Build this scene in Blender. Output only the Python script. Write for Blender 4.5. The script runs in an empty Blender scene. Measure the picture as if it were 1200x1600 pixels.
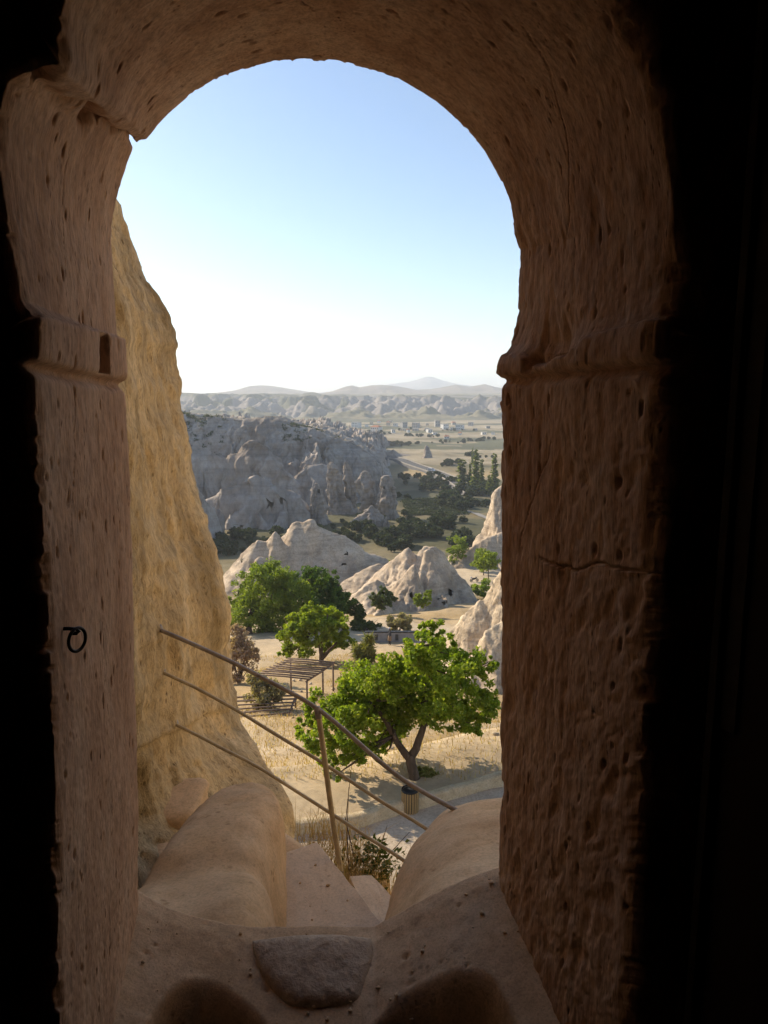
import bpy, math, random
import numpy as np
from mathutils import Vector, Matrix

# ------------------------------------------------------------------ camera, world, sun, exposure
scene = bpy.context.scene
PITCH = math.radians(9.14)
EYE = 1.6
FPX = 1156.0                      # focal length in pixels of the 1200x1600 frame
cam_d = bpy.data.cameras.new('camera')
cam = bpy.data.objects.new('camera', cam_d)
scene.collection.objects.link(cam)
cam.location = (0, 0, EYE)
cam.rotation_euler = (math.pi / 2 - PITCH, 0, 0)
cam_d.sensor_fit = 'VERTICAL'
cam_d.sensor_height = 24.0
cam_d.lens = FPX / 1600.0 * 24.0
cam_d.clip_start = 0.02
cam_d.clip_end = 60000
scene.camera = cam

SUN_EL = math.radians(27)
SUN_AZ = math.radians(52)         # from +Y (view direction) towards -X (left)
to_sun = Vector((-math.sin(SUN_AZ) * math.cos(SUN_EL), math.cos(SUN_AZ) * math.cos(SUN_EL), math.sin(SUN_EL)))
world = bpy.data.worlds.new('World')
scene.world = world
world.use_nodes = True
wn = world.node_tree
sky = wn.nodes.new('ShaderNodeTexSky')
sky.sky_type = 'NISHITA'
sky.sun_disc = False
sky.sun_elevation = SUN_EL
sky.sun_rotation = -SUN_AZ
sky.altitude = 1100
sky.air_density = 1.0
sky.dust_density = 1.0
sky.ozone_density = 0.9
bg = wn.nodes['Background']
bg.inputs['Strength'].default_value = 0.104
wn.links.new(sky.outputs['Color'], bg.inputs['Color'])
sun_d = bpy.data.lights.new('sun', 'SUN')
sun_d.energy = 4.0
sun_d.angle = math.radians(0.53)
sun_d.color = (1.0, 0.86, 0.66)
sun = bpy.data.objects.new('sun', sun_d)
scene.collection.objects.link(sun)
sun.rotation_euler = to_sun.to_track_quat('Z', 'Y').to_euler()
vs = scene.view_settings
vs.view_transform = 'Standard'
vs.look = 'None'
vs.exposure = 0.88
vs.gamma = 1.0
vs.use_curve_mapping = False
cy = scene.cycles
cy.use_denoising = True
try:
    cy.denoiser = 'OPENIMAGEDENOISE'
    cy.denoising_input_passes = 'RGB_ALBEDO_NORMAL'
except Exception:
    pass
cy.use_adaptive_sampling = True
cy.adaptive_threshold = 0.02
cy.adaptive_min_samples = 16
cy.max_bounces = 6
cy.diffuse_bounces = 4
cy.glossy_bounces = 2
cy.transmission_bounces = 3
cy.volume_bounces = 1
cy.transparent_max_bounces = 6
cy.sample_clamp_indirect = 6.0
cy.caustics_reflective = False
cy.caustics_refractive = False

rng = np.random.default_rng(7)
random.seed(7)

# ------------------------------------------------------------------ pixel helpers (full-size photograph pixels)
CP, SP = math.cos(PITCH), math.sin(PITCH)
def ray(px, py):
    u = (px - 600.0) / FPX
    v = -(py - 800.0) / FPX
    return np.array([u, CP + v * SP, -SP + v * CP])
def PD(px, py, d):                # camera-axis depth d
    return np.array([0, 0, EYE]) + ray(px, py) * d
def PY(px, py, Y):                # on the vertical plane y = Y
    r = ray(px, py)
    return np.array([0, 0, EYE]) + r * (Y / r[1])
def PZ(px, py, drop):             # on the level plane, drop metres under the eye
    r = ray(px, py)
    return np.array([0, 0, EYE]) + r * (drop / -r[2])

# ------------------------------------------------------------------ vector noise
def _hash(ix, iy, iz, seed):
    h = (ix * 374761393 + iy * 668265263 + iz * 2147483647 + seed * 1274126177) & 0xFFFFFFFF
    h = ((h ^ (h >> 13)) * 1274126177) & 0xFFFFFFFF
    h = ((h ^ (h >> 16)) * 2246822519) & 0xFFFFFFFF
    return ((h ^ (h >> 15)) & 0xFFFFFF) / float(0xFFFFFF) * 2.0 - 1.0
def noise(x, y, z=0.0, seed=0):
    x, y, z = np.broadcast_arrays(np.asarray(x, float), np.asarray(y, float), np.asarray(z, float))
    ix, iy, iz = np.floor(x).astype(np.int64), np.floor(y).astype(np.int64), np.floor(z).astype(np.int64)
    fx, fy, fz = x - ix, y - iy, z - iz
    ux, uy, uz = [f * f * f * (f * (f * 6 - 15) + 10) for f in (fx, fy, fz)]
    def c(a, b, d):
        return _hash(ix + a, iy + b, iz + d, seed)
    x00 = c(0,0,0) * (1-ux) + c(1,0,0) * ux
    x10 = c(0,1,0) * (1-ux) + c(1,1,0) * ux
    x01 = c(0,0,1) * (1-ux) + c(1,0,1) * ux
    x11 = c(0,1,1) * (1-ux) + c(1,1,1) * ux
    return (x00 * (1-uy) + x10 * uy) * (1-uz) + (x01 * (1-uy) + x11 * uy) * uz
def fbm(x, y, z=0.0, oct=4, seed=0, lac=2.03, gain=0.5):
    s, a, f = 0.0, 1.0, 1.0
    for i in range(oct):
        s = s + a * noise(np.asarray(x) * f + i * 17.3, np.asarray(y) * f - i * 9.1, np.asarray(z) * f + i * 3.7, seed + i)
        a *= gain; f *= lac
    return s
def ridged(x, y, z=0.0, oct=4, seed=0, gain=0.5):
    s, a, f, t = 0.0, 1.0, 1.0, 0.0
    for i in range(oct):
        s = s + a * (1 - np.abs(noise(np.asarray(x) * f + i * 7.7, np.asarray(y) * f + i * 3.1, np.asarray(z) * f, seed + i)) * 1.6)
        t += a; a *= gain; f *= 2.07
    return s / t
def sstep(a, b, x):
    t = np.clip((np.asarray(x, float) - a) / (b - a), 0, 1)
    return t * t * (3 - 2 * t)

# ------------------------------------------------------------------ object helpers
COL = scene.collection
def tag(o, label=None, cat=None, group=None, kind=None):
    if label: o['label'] = label
    if cat: o['category'] = cat
    if group: o['group'] = group
    if kind: o['kind'] = kind
    return o
def empty(name, loc=(0, 0, 0), rz=0.0):
    o = bpy.data.objects.new(name, None)
    COL.objects.link(o)
    o.location = [float(v) for v in loc]
    o.rotation_euler = (0, 0, rz)
    o.empty_display_size = 0.2
    return o
def mesh_from(name, V, F, mat=None, smooth=True, col=None):
    V = np.asarray(V, dtype=np.float32).reshape(-1, 3)
    me = bpy.data.meshes.new(name)
    if isinstance(F, np.ndarray):
        k = F.shape[1]; nf = F.shape[0]
        me.vertices.add(len(V)); me.vertices.foreach_set('co', V.ravel())
        me.loops.add(nf * k); me.loops.foreach_set('vertex_index', F.astype(np.int32).ravel())
        me.polygons.add(nf)
        me.polygons.foreach_set('loop_start', np.arange(0, nf * k, k, dtype=np.int32))
        me.polygons.foreach_set('loop_total', np.full(nf, k, dtype=np.int32))
        me.update(calc_edges=True)
    else:
        me.from_pydata([tuple(map(float, v)) for v in V], [], F)
        me.update()
    if smooth:
        me.polygons.foreach_set('use_smooth', np.ones(len(me.polygons), dtype=bool))
    if col is not None:
        at = me.color_attributes.new('albedo', 'FLOAT_COLOR', 'POINT')
        c = np.ones((len(V), 4), dtype=np.float32); c[:, :3] = col
        at.data.foreach_set('color', c.ravel())
    if mat: me.materials.append(mat)
    me.validate()
    return me
def add(name, V, F, mat, parent=None, smooth=True, origin=None, col=None):
    V = np.asarray(V, float).reshape(-1, 3)
    org = np.zeros(3) if origin is None else np.asarray(origin, float)
    me = mesh_from(name, V - org, F, mat, smooth, col)
    o = bpy.data.objects.new(name, me)
    COL.objects.link(o)
    o.location = [float(v) for v in org]
    if parent is not None: o.parent = parent
    return o
def add_mesh(name, me, parent=None, loc=(0, 0, 0), rot=(0, 0, 0), sc=1.0):
    o = bpy.data.objects.new(name, me)
    COL.objects.link(o)
    o.location = [float(v) for v in loc]; o.rotation_euler = rot
    o.scale = (sc, sc, sc) if np.isscalar(sc) else sc
    if parent is not None: o.parent = parent
    return o
class MB:
    def __init__(s): s.V = []; s.F = []; s.n = 0
    def put(s, V, F):
        V = np.asarray(V, float).reshape(-1, 3)
        s.F += [tuple(int(i) + s.n for i in f) for f in F]
        s.V.append(V); s.n += len(V); return s
    def box(s, c, d, R=None, bev=0.0):
        h = np.asarray(d, float) / 2
        if bev <= 0:
            V = np.array([[x, y, z] for x in (-1, 1) for y in (-1, 1) for z in (-1, 1)], float) * h
            F = [(0,1,3,2),(4,6,7,5),(0,4,5,1),(2,3,7,6),(0,2,6,4),(1,5,7,3)]
        else:
            b = min(bev, h.min() * 0.9)
            V = []; 
            for x in (-1, 1):
                for y in (-1, 1):
                    for z in (-1, 1):
                        V += [[x*h[0], y*(h[1]-b), z*(h[2]-b)], [x*(h[0]-b), y*h[1], z*(h[2]-b)], [x*(h[0]-b), y*(h[1]-b), z*h[2]]]
            V = np.array(V)
            def i(x, y, z, k): return (((x*2)+y)*2+z)*3+k
            F = []
            F += [(i(0,0,0,0),i(0,0,1,0),i(0,1,1,0),i(0,1,0,0)),(i(1,0,0,0),i(1,1,0,0),i(1,1,1,0),i(1,0,1,0))]
            F += [(i(0,0,0,1),i(1,0,0,1),i(1,0,1,1),i(0,0,1,1)),(i(0,1,0,1),i(0,1,1,1),i(1,1,1,1),i(1,1,0,1))]
            F += [(i(0,0,0,2),i(0,1,0,2),i(1,1,0,2),i(1,0,0,2)),(i(0,0,1,2),i(1,0,1,2),i(1,1,1,2),i(0,1,1,2))]
            for x in (0, 1):
                for y in (0, 1): F.append((i(x,y,0,0),i(x,y,0,1),i(x,y,1,1),i(x,y,1,0)))
                for z in (0, 1): F.append((i(x,0,z,0),i(x,0,z,2),i(x,1,z,2),i(x,1,z,0)))
            for y in (0, 1):
                for z in (0, 1): F.append((i(0,y,z,1),i(0,y,z,2),i(1,y,z,2),i(1,y,z,1)))
            for x in (0, 1):
                for y in (0, 1):
                    for z in (0, 1): F.append((i(x,y,z,0),i(x,y,z,1),i(x,y,z,2)))
        if R is not None: V = V @ np.asarray(R).T
        return s.put(V + np.asarray(c, float), F)
    def tube(s, P, R, n=8, cap=True):
        P = np.asarray(P, float); R = np.broadcast_to(np.asarray(R, float), (len(P),))
        T = np.gradient(P, axis=0); T /= np.linalg.norm(T, axis=1)[:, None] + 1e-9
        up = np.array([0.13, 0.21, 1.0]) if abs(T[0][2]) < 0.8 else np.array([1.0, 0.2, 0.1])
        V = []
        for p, t, r in zip(P, T, R):
            a = np.cross(t, up); a /= np.linalg.norm(a) + 1e-9
            b = np.cross(t, a)
            for k in range(n):
                w = 2 * math.pi * k / n
                V.append(p + r * (a * math.cos(w) + b * math.sin(w)))
        F = []
        for j in range(len(P) - 1):
            for k in range(n):
                F.append((j*n+k, j*n+(k+1) % n, (j+1)*n+(k+1) % n, (j+1)*n+k))
        if cap:
            F.append(tuple(range(n))[::-1]); F.append(tuple((len(P)-1)*n + k for k in range(n)))
        return s.put(V, F)
    def build(s, name, mat, parent=None, smooth=False, origin=None):
        return add(name, np.concatenate(s.V), s.F, mat, parent, smooth, origin)
def grid_faces(nu, nv, closed_u=False):
    i = np.arange(nu - (0 if closed_u else 1)); j = np.arange(nv - 1)
    I, J = np.meshgrid(i, j, indexing='ij')
    I2 = (I + 1) % nu
    return np.stack([I*nv+J, I2*nv+J, I2*nv+J+1, I*nv+J+1], -1).reshape(-1, 4)
def copy_tree(o, parent=None):
    c = o.copy(); COL.objects.link(c); c.parent = parent
    for ch in list(o.children): copy_tree(ch, c)
    return c

# ------------------------------------------------------------------ materials
def new_mat(name):
    m = bpy.data.materials.new(name); m.use_nodes = True
    nt = m.node_tree; b = nt.nodes['Principled BSDF']
    b.inputs['Roughness'].default_value = 0.95
    b.inputs['Specular IOR Level'].default_value = 0.15
    return m, nt, b
def N(nt, t, **kw):
    n = nt.nodes.new(t)
    for k, v in kw.items():
        if k in n.inputs: n.inputs[k].default_value = v
        else: setattr(n, k, v)
    return n
def coords(nt, scale=(1, 1, 1)):
    tc = N(nt, 'ShaderNodeTexCoord'); mp = N(nt, 'ShaderNodeMapping')
    mp.inputs['Scale'].default_value = scale
    nt.links.new(tc.outputs['Object'], mp.inputs['Vector'])
    return mp.outputs['Vector']
def noise_n(nt, vec, scale, detail=6, rough=0.6, dist=0.0):
    n = N(nt, 'ShaderNodeTexNoise'); n.inputs['Scale'].default_value = scale
    n.inputs['Detail'].default_value = detail; n.inputs['Roughness'].default_value = rough
    n.inputs['Distortion'].default_value = dist
    nt.links.new(vec, n.inputs['Vector']); return n.outputs['Fac']
def ramp(nt, fac, stops):
    r = N(nt, 'ShaderNodeValToRGB'); e = r.color_ramp.elements
    while len(e) < len(stops): e.new(0.5)
    for i, (p, c) in enumerate(stops):
        e[i].position = p; e[i].color = (c[0], c[1], c[2], 1) if not np.isscalar(c) else (c, c, c, 1)
    nt.links.new(fac, r.inputs['Fac']); return r.outputs['Color']
def mixc(nt, a, b, fac, mode='MIX'):
    m = N(nt, 'ShaderNodeMix'); m.data_type = 'RGBA'; m.blend_type = mode
    for sock, v in ((m.inputs[0], fac), (m.inputs[6], a), (m.inputs[7], b)):
        if hasattr(v, 'links') or hasattr(v, 'is_linked'): nt.links.new(v, sock)
        elif np.isscalar(v): sock.default_value = v
        else: sock.default_value = (v[0], v[1], v[2], 1)
    return m.outputs[2]
def bump(nt, b, h, strength, dist):
    bn = N(nt, 'ShaderNodeBump'); bn.inputs['Strength'].default_value = strength
    bn.inputs['Distance'].default_value = dist
    nt.links.new(h, bn.inputs['Height']); nt.links.new(bn.outputs['Normal'], b.inputs['Normal'])
def math_n(nt, op, a, b):
    m = N(nt, 'ShaderNodeMath'); m.operation = op
    for s, v in ((m.inputs[0], a), (m.inputs[1], b)):
        if np.isscalar(v): s.default_value = v
        else: nt.links.new(v, s)
    return m.outputs[0]
def rock_mat(name, ca, cb, cc, scale=1.0, stretch=(1, 1, 1), bumpd=0.02, bstr=0.6, pits=0.0, pitscale=30, stain=None, stainscale=0.6, flat=None, chalk=0.0, mott=0.75, grain=None, strata=0.0):
    m, nt, b = new_mat(name)
    v = coords(nt, stretch)
    n1 = noise_n(nt, v, scale, 8, 0.62, 0.3)
    n2 = noise_n(nt, v, scale * 7.3, 6, 0.65)
    c = ramp(nt, n1, [(0.28, ca), (0.5, cb), (0.74, cc)])
    c = mixc(nt, c, ramp(nt, n2, [(0.3, 0.62), (0.5, 1.0), (0.72, 1.2)]), mott, 'MULTIPLY')
    h = math_n(nt, 'ADD', n1, math_n(nt, 'MULTIPLY', n2, 0.45))
    if pits > 0:
        vo = N(nt, 'ShaderNodeTexVoronoi'); vo.inputs['Scale'].default_value = pitscale
        vo.inputs['Randomness'].default_value = 1.0
        nt.links.new(v, vo.inputs['Vector'])
        sel = ramp(nt, noise_n(nt, v, pitscale * 0.21, 3, 0.6), [(0.53, 0.0), (0.66, 1.0)])
        pit = math_n(nt, 'MULTIPLY', ramp(nt, vo.outputs['Distance'], [(0.12, 1.0), (0.34, 0.0)]), sel)
        c = mixc(nt, c, (ca[0]*0.42, ca[1]*0.34, ca[2]*0.28), math_n(nt, 'MULTIPLY', pit, pits))
        h = math_n(nt, 'SUBTRACT', h, math_n(nt, 'MULTIPLY', pit, 0.55 * pits))
    if stain is not None:
        s = ramp(nt, noise_n(nt, v, stainscale, 7, 0.68, 0.6), [(0.5, 0.0), (0.62, 1.0)])
        c = mixc(nt, c, stain, math_n(nt, 'MULTIPLY', s, 0.7))
    if chalk > 0:
        s = ramp(nt, noise_n(nt, v, scale * 4.1, 9, 0.75, 1.2), [(0.6, 0.0), (0.68, 1.0)])
        c = mixc(nt, c, (0.62, 0.56, 0.5), math_n(nt, 'MULTIPLY', s, chalk))
    if strata > 0:                 # faint level beds in the tuff
        n4 = noise_n(nt, coords(nt, (strata * 0.04, strata * 0.04, strata)), 1.0, 5, 0.65)
        c = mixc(nt, c, ramp(nt, n4, [(0.36, 0.66), (0.5, 1.0), (0.62, 1.14)]), 0.8, 'MULTIPLY')
        h = math_n(nt, 'ADD', h, math_n(nt, 'MULTIPLY', n4, 0.5))
    if grain is not None:          # fine directional tool marks and grit
        vg = coords(nt, grain[0]); n3 = noise_n(nt, vg, 1.0, 5, 0.7, 0.2)
        c = mixc(nt, c, ramp(nt, n3, [(0.32, 0.55), (0.5, 1.0), (0.7, 1.22)]), grain[1], 'MULTIPLY')
        h = math_n(nt, 'ADD', h, math_n(nt, 'MULTIPLY', n3, grain[2]))
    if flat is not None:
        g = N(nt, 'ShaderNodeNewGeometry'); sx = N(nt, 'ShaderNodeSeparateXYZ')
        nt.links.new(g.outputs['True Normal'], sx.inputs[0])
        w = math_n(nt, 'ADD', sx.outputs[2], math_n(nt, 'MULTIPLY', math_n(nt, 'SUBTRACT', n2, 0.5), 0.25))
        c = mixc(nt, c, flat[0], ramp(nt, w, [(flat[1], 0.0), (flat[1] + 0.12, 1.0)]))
    nt.links.new(c, b.inputs['Base Color'])
    bump(nt, b, h, bstr, bumpd)
    return m
def plain_mat(name, ca, cb, scale=20, rough=0.8, metal=0.0, stretch=(1, 1, 1), bumpd=0.002, spec=0.3):
    m, nt, b = new_mat(name)
    v = coords(nt, stretch); n1 = noise_n(nt, v, scale, 6, 0.65)
    nt.links.new(ramp(nt, n1, [(0.3, ca), (0.7, cb)]), b.inputs['Base Color'])
    b.inputs['Roughness'].default_value = rough; b.inputs['Metallic'].default_value = metal
    b.inputs['Specular IOR Level'].default_value = spec
    bump(nt, b, n1, 0.5, bumpd)
    return m
def leaf_mat(name, dark, mid, light, trans=0.4):
    m, nt, b = new_mat(name)
    g = N(nt, 'ShaderNodeNewGeometry')
    tn = noise_n(nt, coords(nt), 1.1, 3, 0.6)
    fac = math_n(nt, 'ADD', math_n(nt, 'MULTIPLY', g.outputs['Random Per Island'], 0.55), math_n(nt, 'MULTIPLY', math_n(nt, 'SUBTRACT', tn, 0.27), 1.0))
    c = ramp(nt, fac, [(0.05, dark), (0.5, mid), (0.95, light)])
    b.inputs['Roughness'].default_value = 0.6
    b.inputs['Specular IOR Level'].default_value = 0.25
    nt.links.new(c, b.inputs['Base Color'])
    t = N(nt, 'ShaderNodeBsdfTranslucent')
    nt.links.new(mixc(nt, c, (1.25, 1.3, 0.55), 1.0, 'MULTIPLY'), t.inputs['Color'])
    mx = N(nt, 'ShaderNodeMixShader'); mx.inputs[0].default_value = trans
    nt.links.new(b.outputs[0], mx.inputs[1]); nt.links.new(t.outputs[0], mx.inputs[2])
    nt.links.new(mx.outputs[0], nt.nodes['Material Output'].inputs['Surface'])
    return m
def albedo_mat(name, scale=0.5, bumpd=0.05, scale2=6.0, amt=0.8):
    m, nt, b = new_mat(name)
    a = N(nt, 'ShaderNodeVertexColor'); a.layer_name = 'albedo'
    v = coords(nt)
    n1 = noise_n(nt, v, scale, 8, 0.65); n2 = noise_n(nt, v, scale2, 6, 0.7)
    c = mixc(nt, a.outputs['Color'], ramp(nt, n1, [(0.3, 0.62), (0.5, 1.0), (0.72, 1.25)]), amt, 'MULTIPLY')
    c = mixc(nt, c, ramp(nt, n2, [(0.28, 0.6), (0.5, 1.0), (0.75, 1.25)]), amt * 0.9, 'MULTIPLY')
    nt.links.new(c, b.inputs['Base Color'])
    bump(nt, b, math_n(nt, 'ADD', n2, n1), 0.5, bumpd)
    return m

M = {}
M['jamb'] = rock_mat('carved_tuff', (0.40, 0.24, 0.15), (0.56, 0.37, 0.25), (0.63, 0.455, 0.33), 6.0, (1, 1, 0.5), 0.0016, 0.9, 0.85, 95, chalk=0.16, grain=((150, 150, 26), 0.75, 0.9))
M['sill'] = rock_mat('worn_tuff', (0.50, 0.34, 0.20), (0.60, 0.42, 0.26), (0.64, 0.47, 0.31), 3.0, (1, 1, 1), 0.003, 0.7, 0.7, 38, mott=0.5, grain=((160, 160, 160), 0.6, 0.5))
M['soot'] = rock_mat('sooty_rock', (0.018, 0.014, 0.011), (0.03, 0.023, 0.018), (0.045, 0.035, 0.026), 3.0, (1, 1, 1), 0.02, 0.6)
M['gold'] = rock_mat('golden_tuff', (0.29, 0.215, 0.12), (0.56, 0.43, 0.245), (0.69, 0.56, 0.36), 1.1, (1, 1, 0.55), 0.025, 0.9, 0.75, 30, stain=(0.25, 0.19, 0.10), stainscale=1.3, grain=((42, 42, 24), 0.8, 0.7))
M['boulder'] = rock_mat('smooth_tuff', (0.58, 0.39, 0.21), (0.68, 0.49, 0.30), (0.72, 0.54, 0.35), 1.8, (1, 1, 1), 0.006, 0.5, 0.6, 22, stain=(0.50, 0.33, 0.18), stainscale=1.6, mott=0.4, grain=((85, 85, 85), 0.5, 0.4))
M['slab'] = rock_mat('step_stone', (0.62, 0.48, 0.34), (0.70, 0.56, 0.41), (0.74, 0.60, 0.46), 2.0, (1, 1, 1), 0.003, 0.4, 0.4, 26, mott=0.35, grain=((90, 90, 90), 0.45, 0.5))
M['grey_stone'] = rock_mat('grey_stone', (0.38, 0.29, 0.21), (0.50, 0.39, 0.285), (0.60, 0.48, 0.36), 9.0, (1, 1, 1), 0.012, 0.9, 0.4, 40)
M['tuff_light'] = rock_mat('pale_tuff', (0.38, 0.285, 0.195), (0.52, 0.41, 0.295), (0.60, 0.49, 0.365), 0.35, (1, 1, 0.7), 0.25, 0.7, 0.25, 1.3, stain=(0.30, 0.235, 0.175), stainscale=0.12, strata=0.9)  # grey-brown stain patches, also darkened to suggest the tent rock's shaded front
M['tuff_near'] = rock_mat('pale_tuff_near', (0.44, 0.33, 0.21), (0.58, 0.46, 0.32), (0.66, 0.55, 0.40), 0.5, (1, 1, 0.5), 0.15, 0.8, 0.3, 2.2, stain=(0.50, 0.37, 0.24), stainscale=0.3, strata=1.6, grain=((6, 6, 3), 0.6, 0.5))
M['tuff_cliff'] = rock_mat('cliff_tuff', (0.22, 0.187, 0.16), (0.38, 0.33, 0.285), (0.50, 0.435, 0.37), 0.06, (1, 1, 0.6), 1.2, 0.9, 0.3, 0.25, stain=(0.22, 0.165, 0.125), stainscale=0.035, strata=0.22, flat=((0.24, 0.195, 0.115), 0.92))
M['chimney'] = rock_mat('chimney_tuff', (0.20, 0.165, 0.135), (0.31, 0.265, 0.225), (0.42, 0.355, 0.295), 0.12, (1, 1, 0.8), 0.7, 0.8, 0.3, 0.5, stain=(0.35, 0.28, 0.22), stainscale=0.1, strata=0.5)
M['terrain'] = albedo_mat('dry_ground', 0.35, 0.06, 4.0, 0.55)
M['far'] = albedo_mat('far_ground', 0.012, 0.3, 0.06, 0.5)
M['path'] = rock_mat('path_paving', (0.40, 0.315, 0.225), (0.48, 0.385, 0.28), (0.54, 0.44, 0.33), 1.6, (1, 1, 1), 0.01, 0.5, 0.3, 9)
M['kerb'] = rock_mat('kerb_stone', (0.38, 0.29, 0.17), (0.50, 0.39, 0.24), (0.56, 0.46, 0.31), 2.5, (1, 1, 1), 0.02, 0.7, 0.4, 12)
M['wood_dark'] = plain_mat('old_door_wood', (0.016, 0.011, 0.008), (0.035, 0.025, 0.018), 18, 0.7, 0, (1, 1, 0.06), 0.002)
M['iron'] = plain_mat('black_iron', (0.012, 0.012, 0.014), (0.03, 0.028, 0.027), 60, 0.45, 0.6, bumpd=0.0005)
M['steel'] = plain_mat('worn_steel_strip', (0.03, 0.03, 0.03), (0.06, 0.058, 0.055), 40, 0.6, 0.5, bumpd=0.0005)
M['rail_tan'] = plain_mat('tan_rail_paint', (0.40, 0.33, 0.20), (0.66, 0.56, 0.37), 9, 0.6, 0.0, (1, 1, 1), 0.001)
M['rail_dark'] = plain_mat('bare_rail_steel', (0.20, 0.175, 0.155), (0.48, 0.43, 0.37), 10, 0.5, 0.2, (1, 1, 1), 0.001)
M['bark'] = plain_mat('bark', (0.06, 0.04, 0.025), (0.15, 0.10, 0.065), 7, 0.95, 0, (1, 1, 0.25), 0.03)
M['pole'] = plain_mat('weathered_pole', (0.13, 0.085, 0.06), (0.26, 0.19, 0.14), 6, 0.9, 0, (1, 1, 1), 0.01)
M['slat'] = plain_mat('bin_slat_wood', (0.22, 0.14, 0.06), (0.42, 0.29, 0.13), 10, 0.8, 0, (1, 1, 0.15), 0.004)
M['black'] = plain_mat('black_liner', (0.012, 0.012, 0.013), (0.03, 0.03, 0.03), 30, 0.6)
M['leaf_bright'] = leaf_mat('leaf_bright', (0.10, 0.16, 0.016), (0.21, 0.285, 0.028), (0.40, 0.43, 0.055), 0.55)
M['leaf_mid'] = leaf_mat('leaf_mid', (0.13, 0.18, 0.018), (0.23, 0.29, 0.025), (0.36, 0.40, 0.045), 0.5)
M['leaf_feather'] = leaf_mat('leaf_feather', (0.12, 0.17, 0.02), (0.20, 0.26, 0.035), (0.30, 0.35, 0.05), 0.48)
M['leaf_dark'] = leaf_mat('leaf_dark', (0.05, 0.10, 0.014), (0.09, 0.155, 0.024), (0.16, 0.22, 0.036), 0.45)
M['leaf_shrub'] = leaf_mat('leaf_shrub', (0.05, 0.075, 0.02), (0.09, 0.12, 0.035), (0.15, 0.18, 0.05), 0.35)
M['leaf_valley'] = leaf_mat('leaf_valley', (0.030, 0.045, 0.018), (0.05, 0.068, 0.026), (0.08, 0.095, 0.038), 0.25)
M['leaf_poplar'] = leaf_mat('leaf_poplar', (0.11, 0.14, 0.035), (0.17, 0.20, 0.05), (0.25, 0.27, 0.07), 0.5)
M['leaf_dry'] = leaf_mat('leaf_dry', (0.22, 0.18, 0.10), (0.33, 0.28, 0.165), (0.42, 0.36, 0.23), 0.45)
M['leaf_pink'] = leaf_mat('leaf_pink', (0.28, 0.18, 0.14), (0.40, 0.28, 0.22), (0.48, 0.36, 0.28), 0.45)
M['grass_dry'] = leaf_mat('grass_dry', (0.30, 0.18, 0.07), (0.45, 0.31, 0.13), (0.58, 0.44, 0.21), 0.35)
M['grass_green'] = leaf_mat('grass_green', (0.13, 0.15, 0.04), (0.22, 0.22, 0.07), (0.32, 0.30, 0.11), 0.35)
M['plaster_white'] = plain_mat('white_plaster', (0.62, 0.60, 0.56), (0.76, 0.74, 0.70), 0.4, 0.9, bumpd=0.01)
M['plaster_grey'] = plain_mat('grey_plaster', (0.34, 0.32, 0.30), (0.46, 0.43, 0.40), 0.4, 0.9, bumpd=0.01)
M['plaster_cream'] = plain_mat('cream_plaster', (0.50, 0.42, 0.31), (0.62, 0.53, 0.40), 0.4, 0.9, bumpd=0.01)
M['roof_red'] = plain_mat('red_tile_roof', (0.36, 0.14, 0.07), (0.46, 0.20, 0.10), 0.8, 0.9, bumpd=0.02)
M['roof_grey'] = plain_mat('grey_flat_roof', (0.30, 0.28, 0.26), (0.40, 0.38, 0.35), 0.8, 0.9, bumpd=0.02)
M['window'] = plain_mat('dark_window', (0.03, 0.035, 0.04), (0.06, 0.065, 0.07), 1, 0.3, spec=0.5)
M['wall_grey'] = plain_mat('court_wall', (0.22, 0.22, 0.23), (0.33, 0.33, 0.34), 2.0, 0.9, bumpd=0.02)
M['cloth_dark'] = plain_mat('dark_cloth', (0.02, 0.02, 0.025), (0.04, 0.04, 0.05), 20, 0.9)
M['cloth_khaki'] = plain_mat('khaki_cloth', (0.20, 0.14, 0.09), (0.28, 0.20, 0.13), 20, 0.9)
M['skin'] = plain_mat('skin', (0.42, 0.26, 0.18), (0.50, 0.32, 0.23), 20, 0.6)
M['hat'] = plain_mat('pale_cloth', (0.42, 0.40, 0.40), (0.52, 0.50, 0.50), 20, 0.9)
M['paint_white'] = plain_mat('white_car_paint', (0.74, 0.74, 0.74), (0.8, 0.8, 0.8), 3, 0.25, spec=0.5, bumpd=0.0)
M['paint_grey'] = plain_mat('grey_plastic', (0.30, 0.30, 0.33), (0.38, 0.38, 0.41), 3, 0.4, spec=0.5, bumpd=0.0)
M['asphalt'] = plain_mat('road_asphalt', (0.08, 0.08, 0.085), (0.13, 0.125, 0.12), 0.6, 0.95, bumpd=0.01)
M['concrete'] = plain_mat('pale_concrete', (0.22, 0.20, 0.175), (0.30, 0.275, 0.24), 0.5, 0.95, bumpd=0.02)

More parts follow.
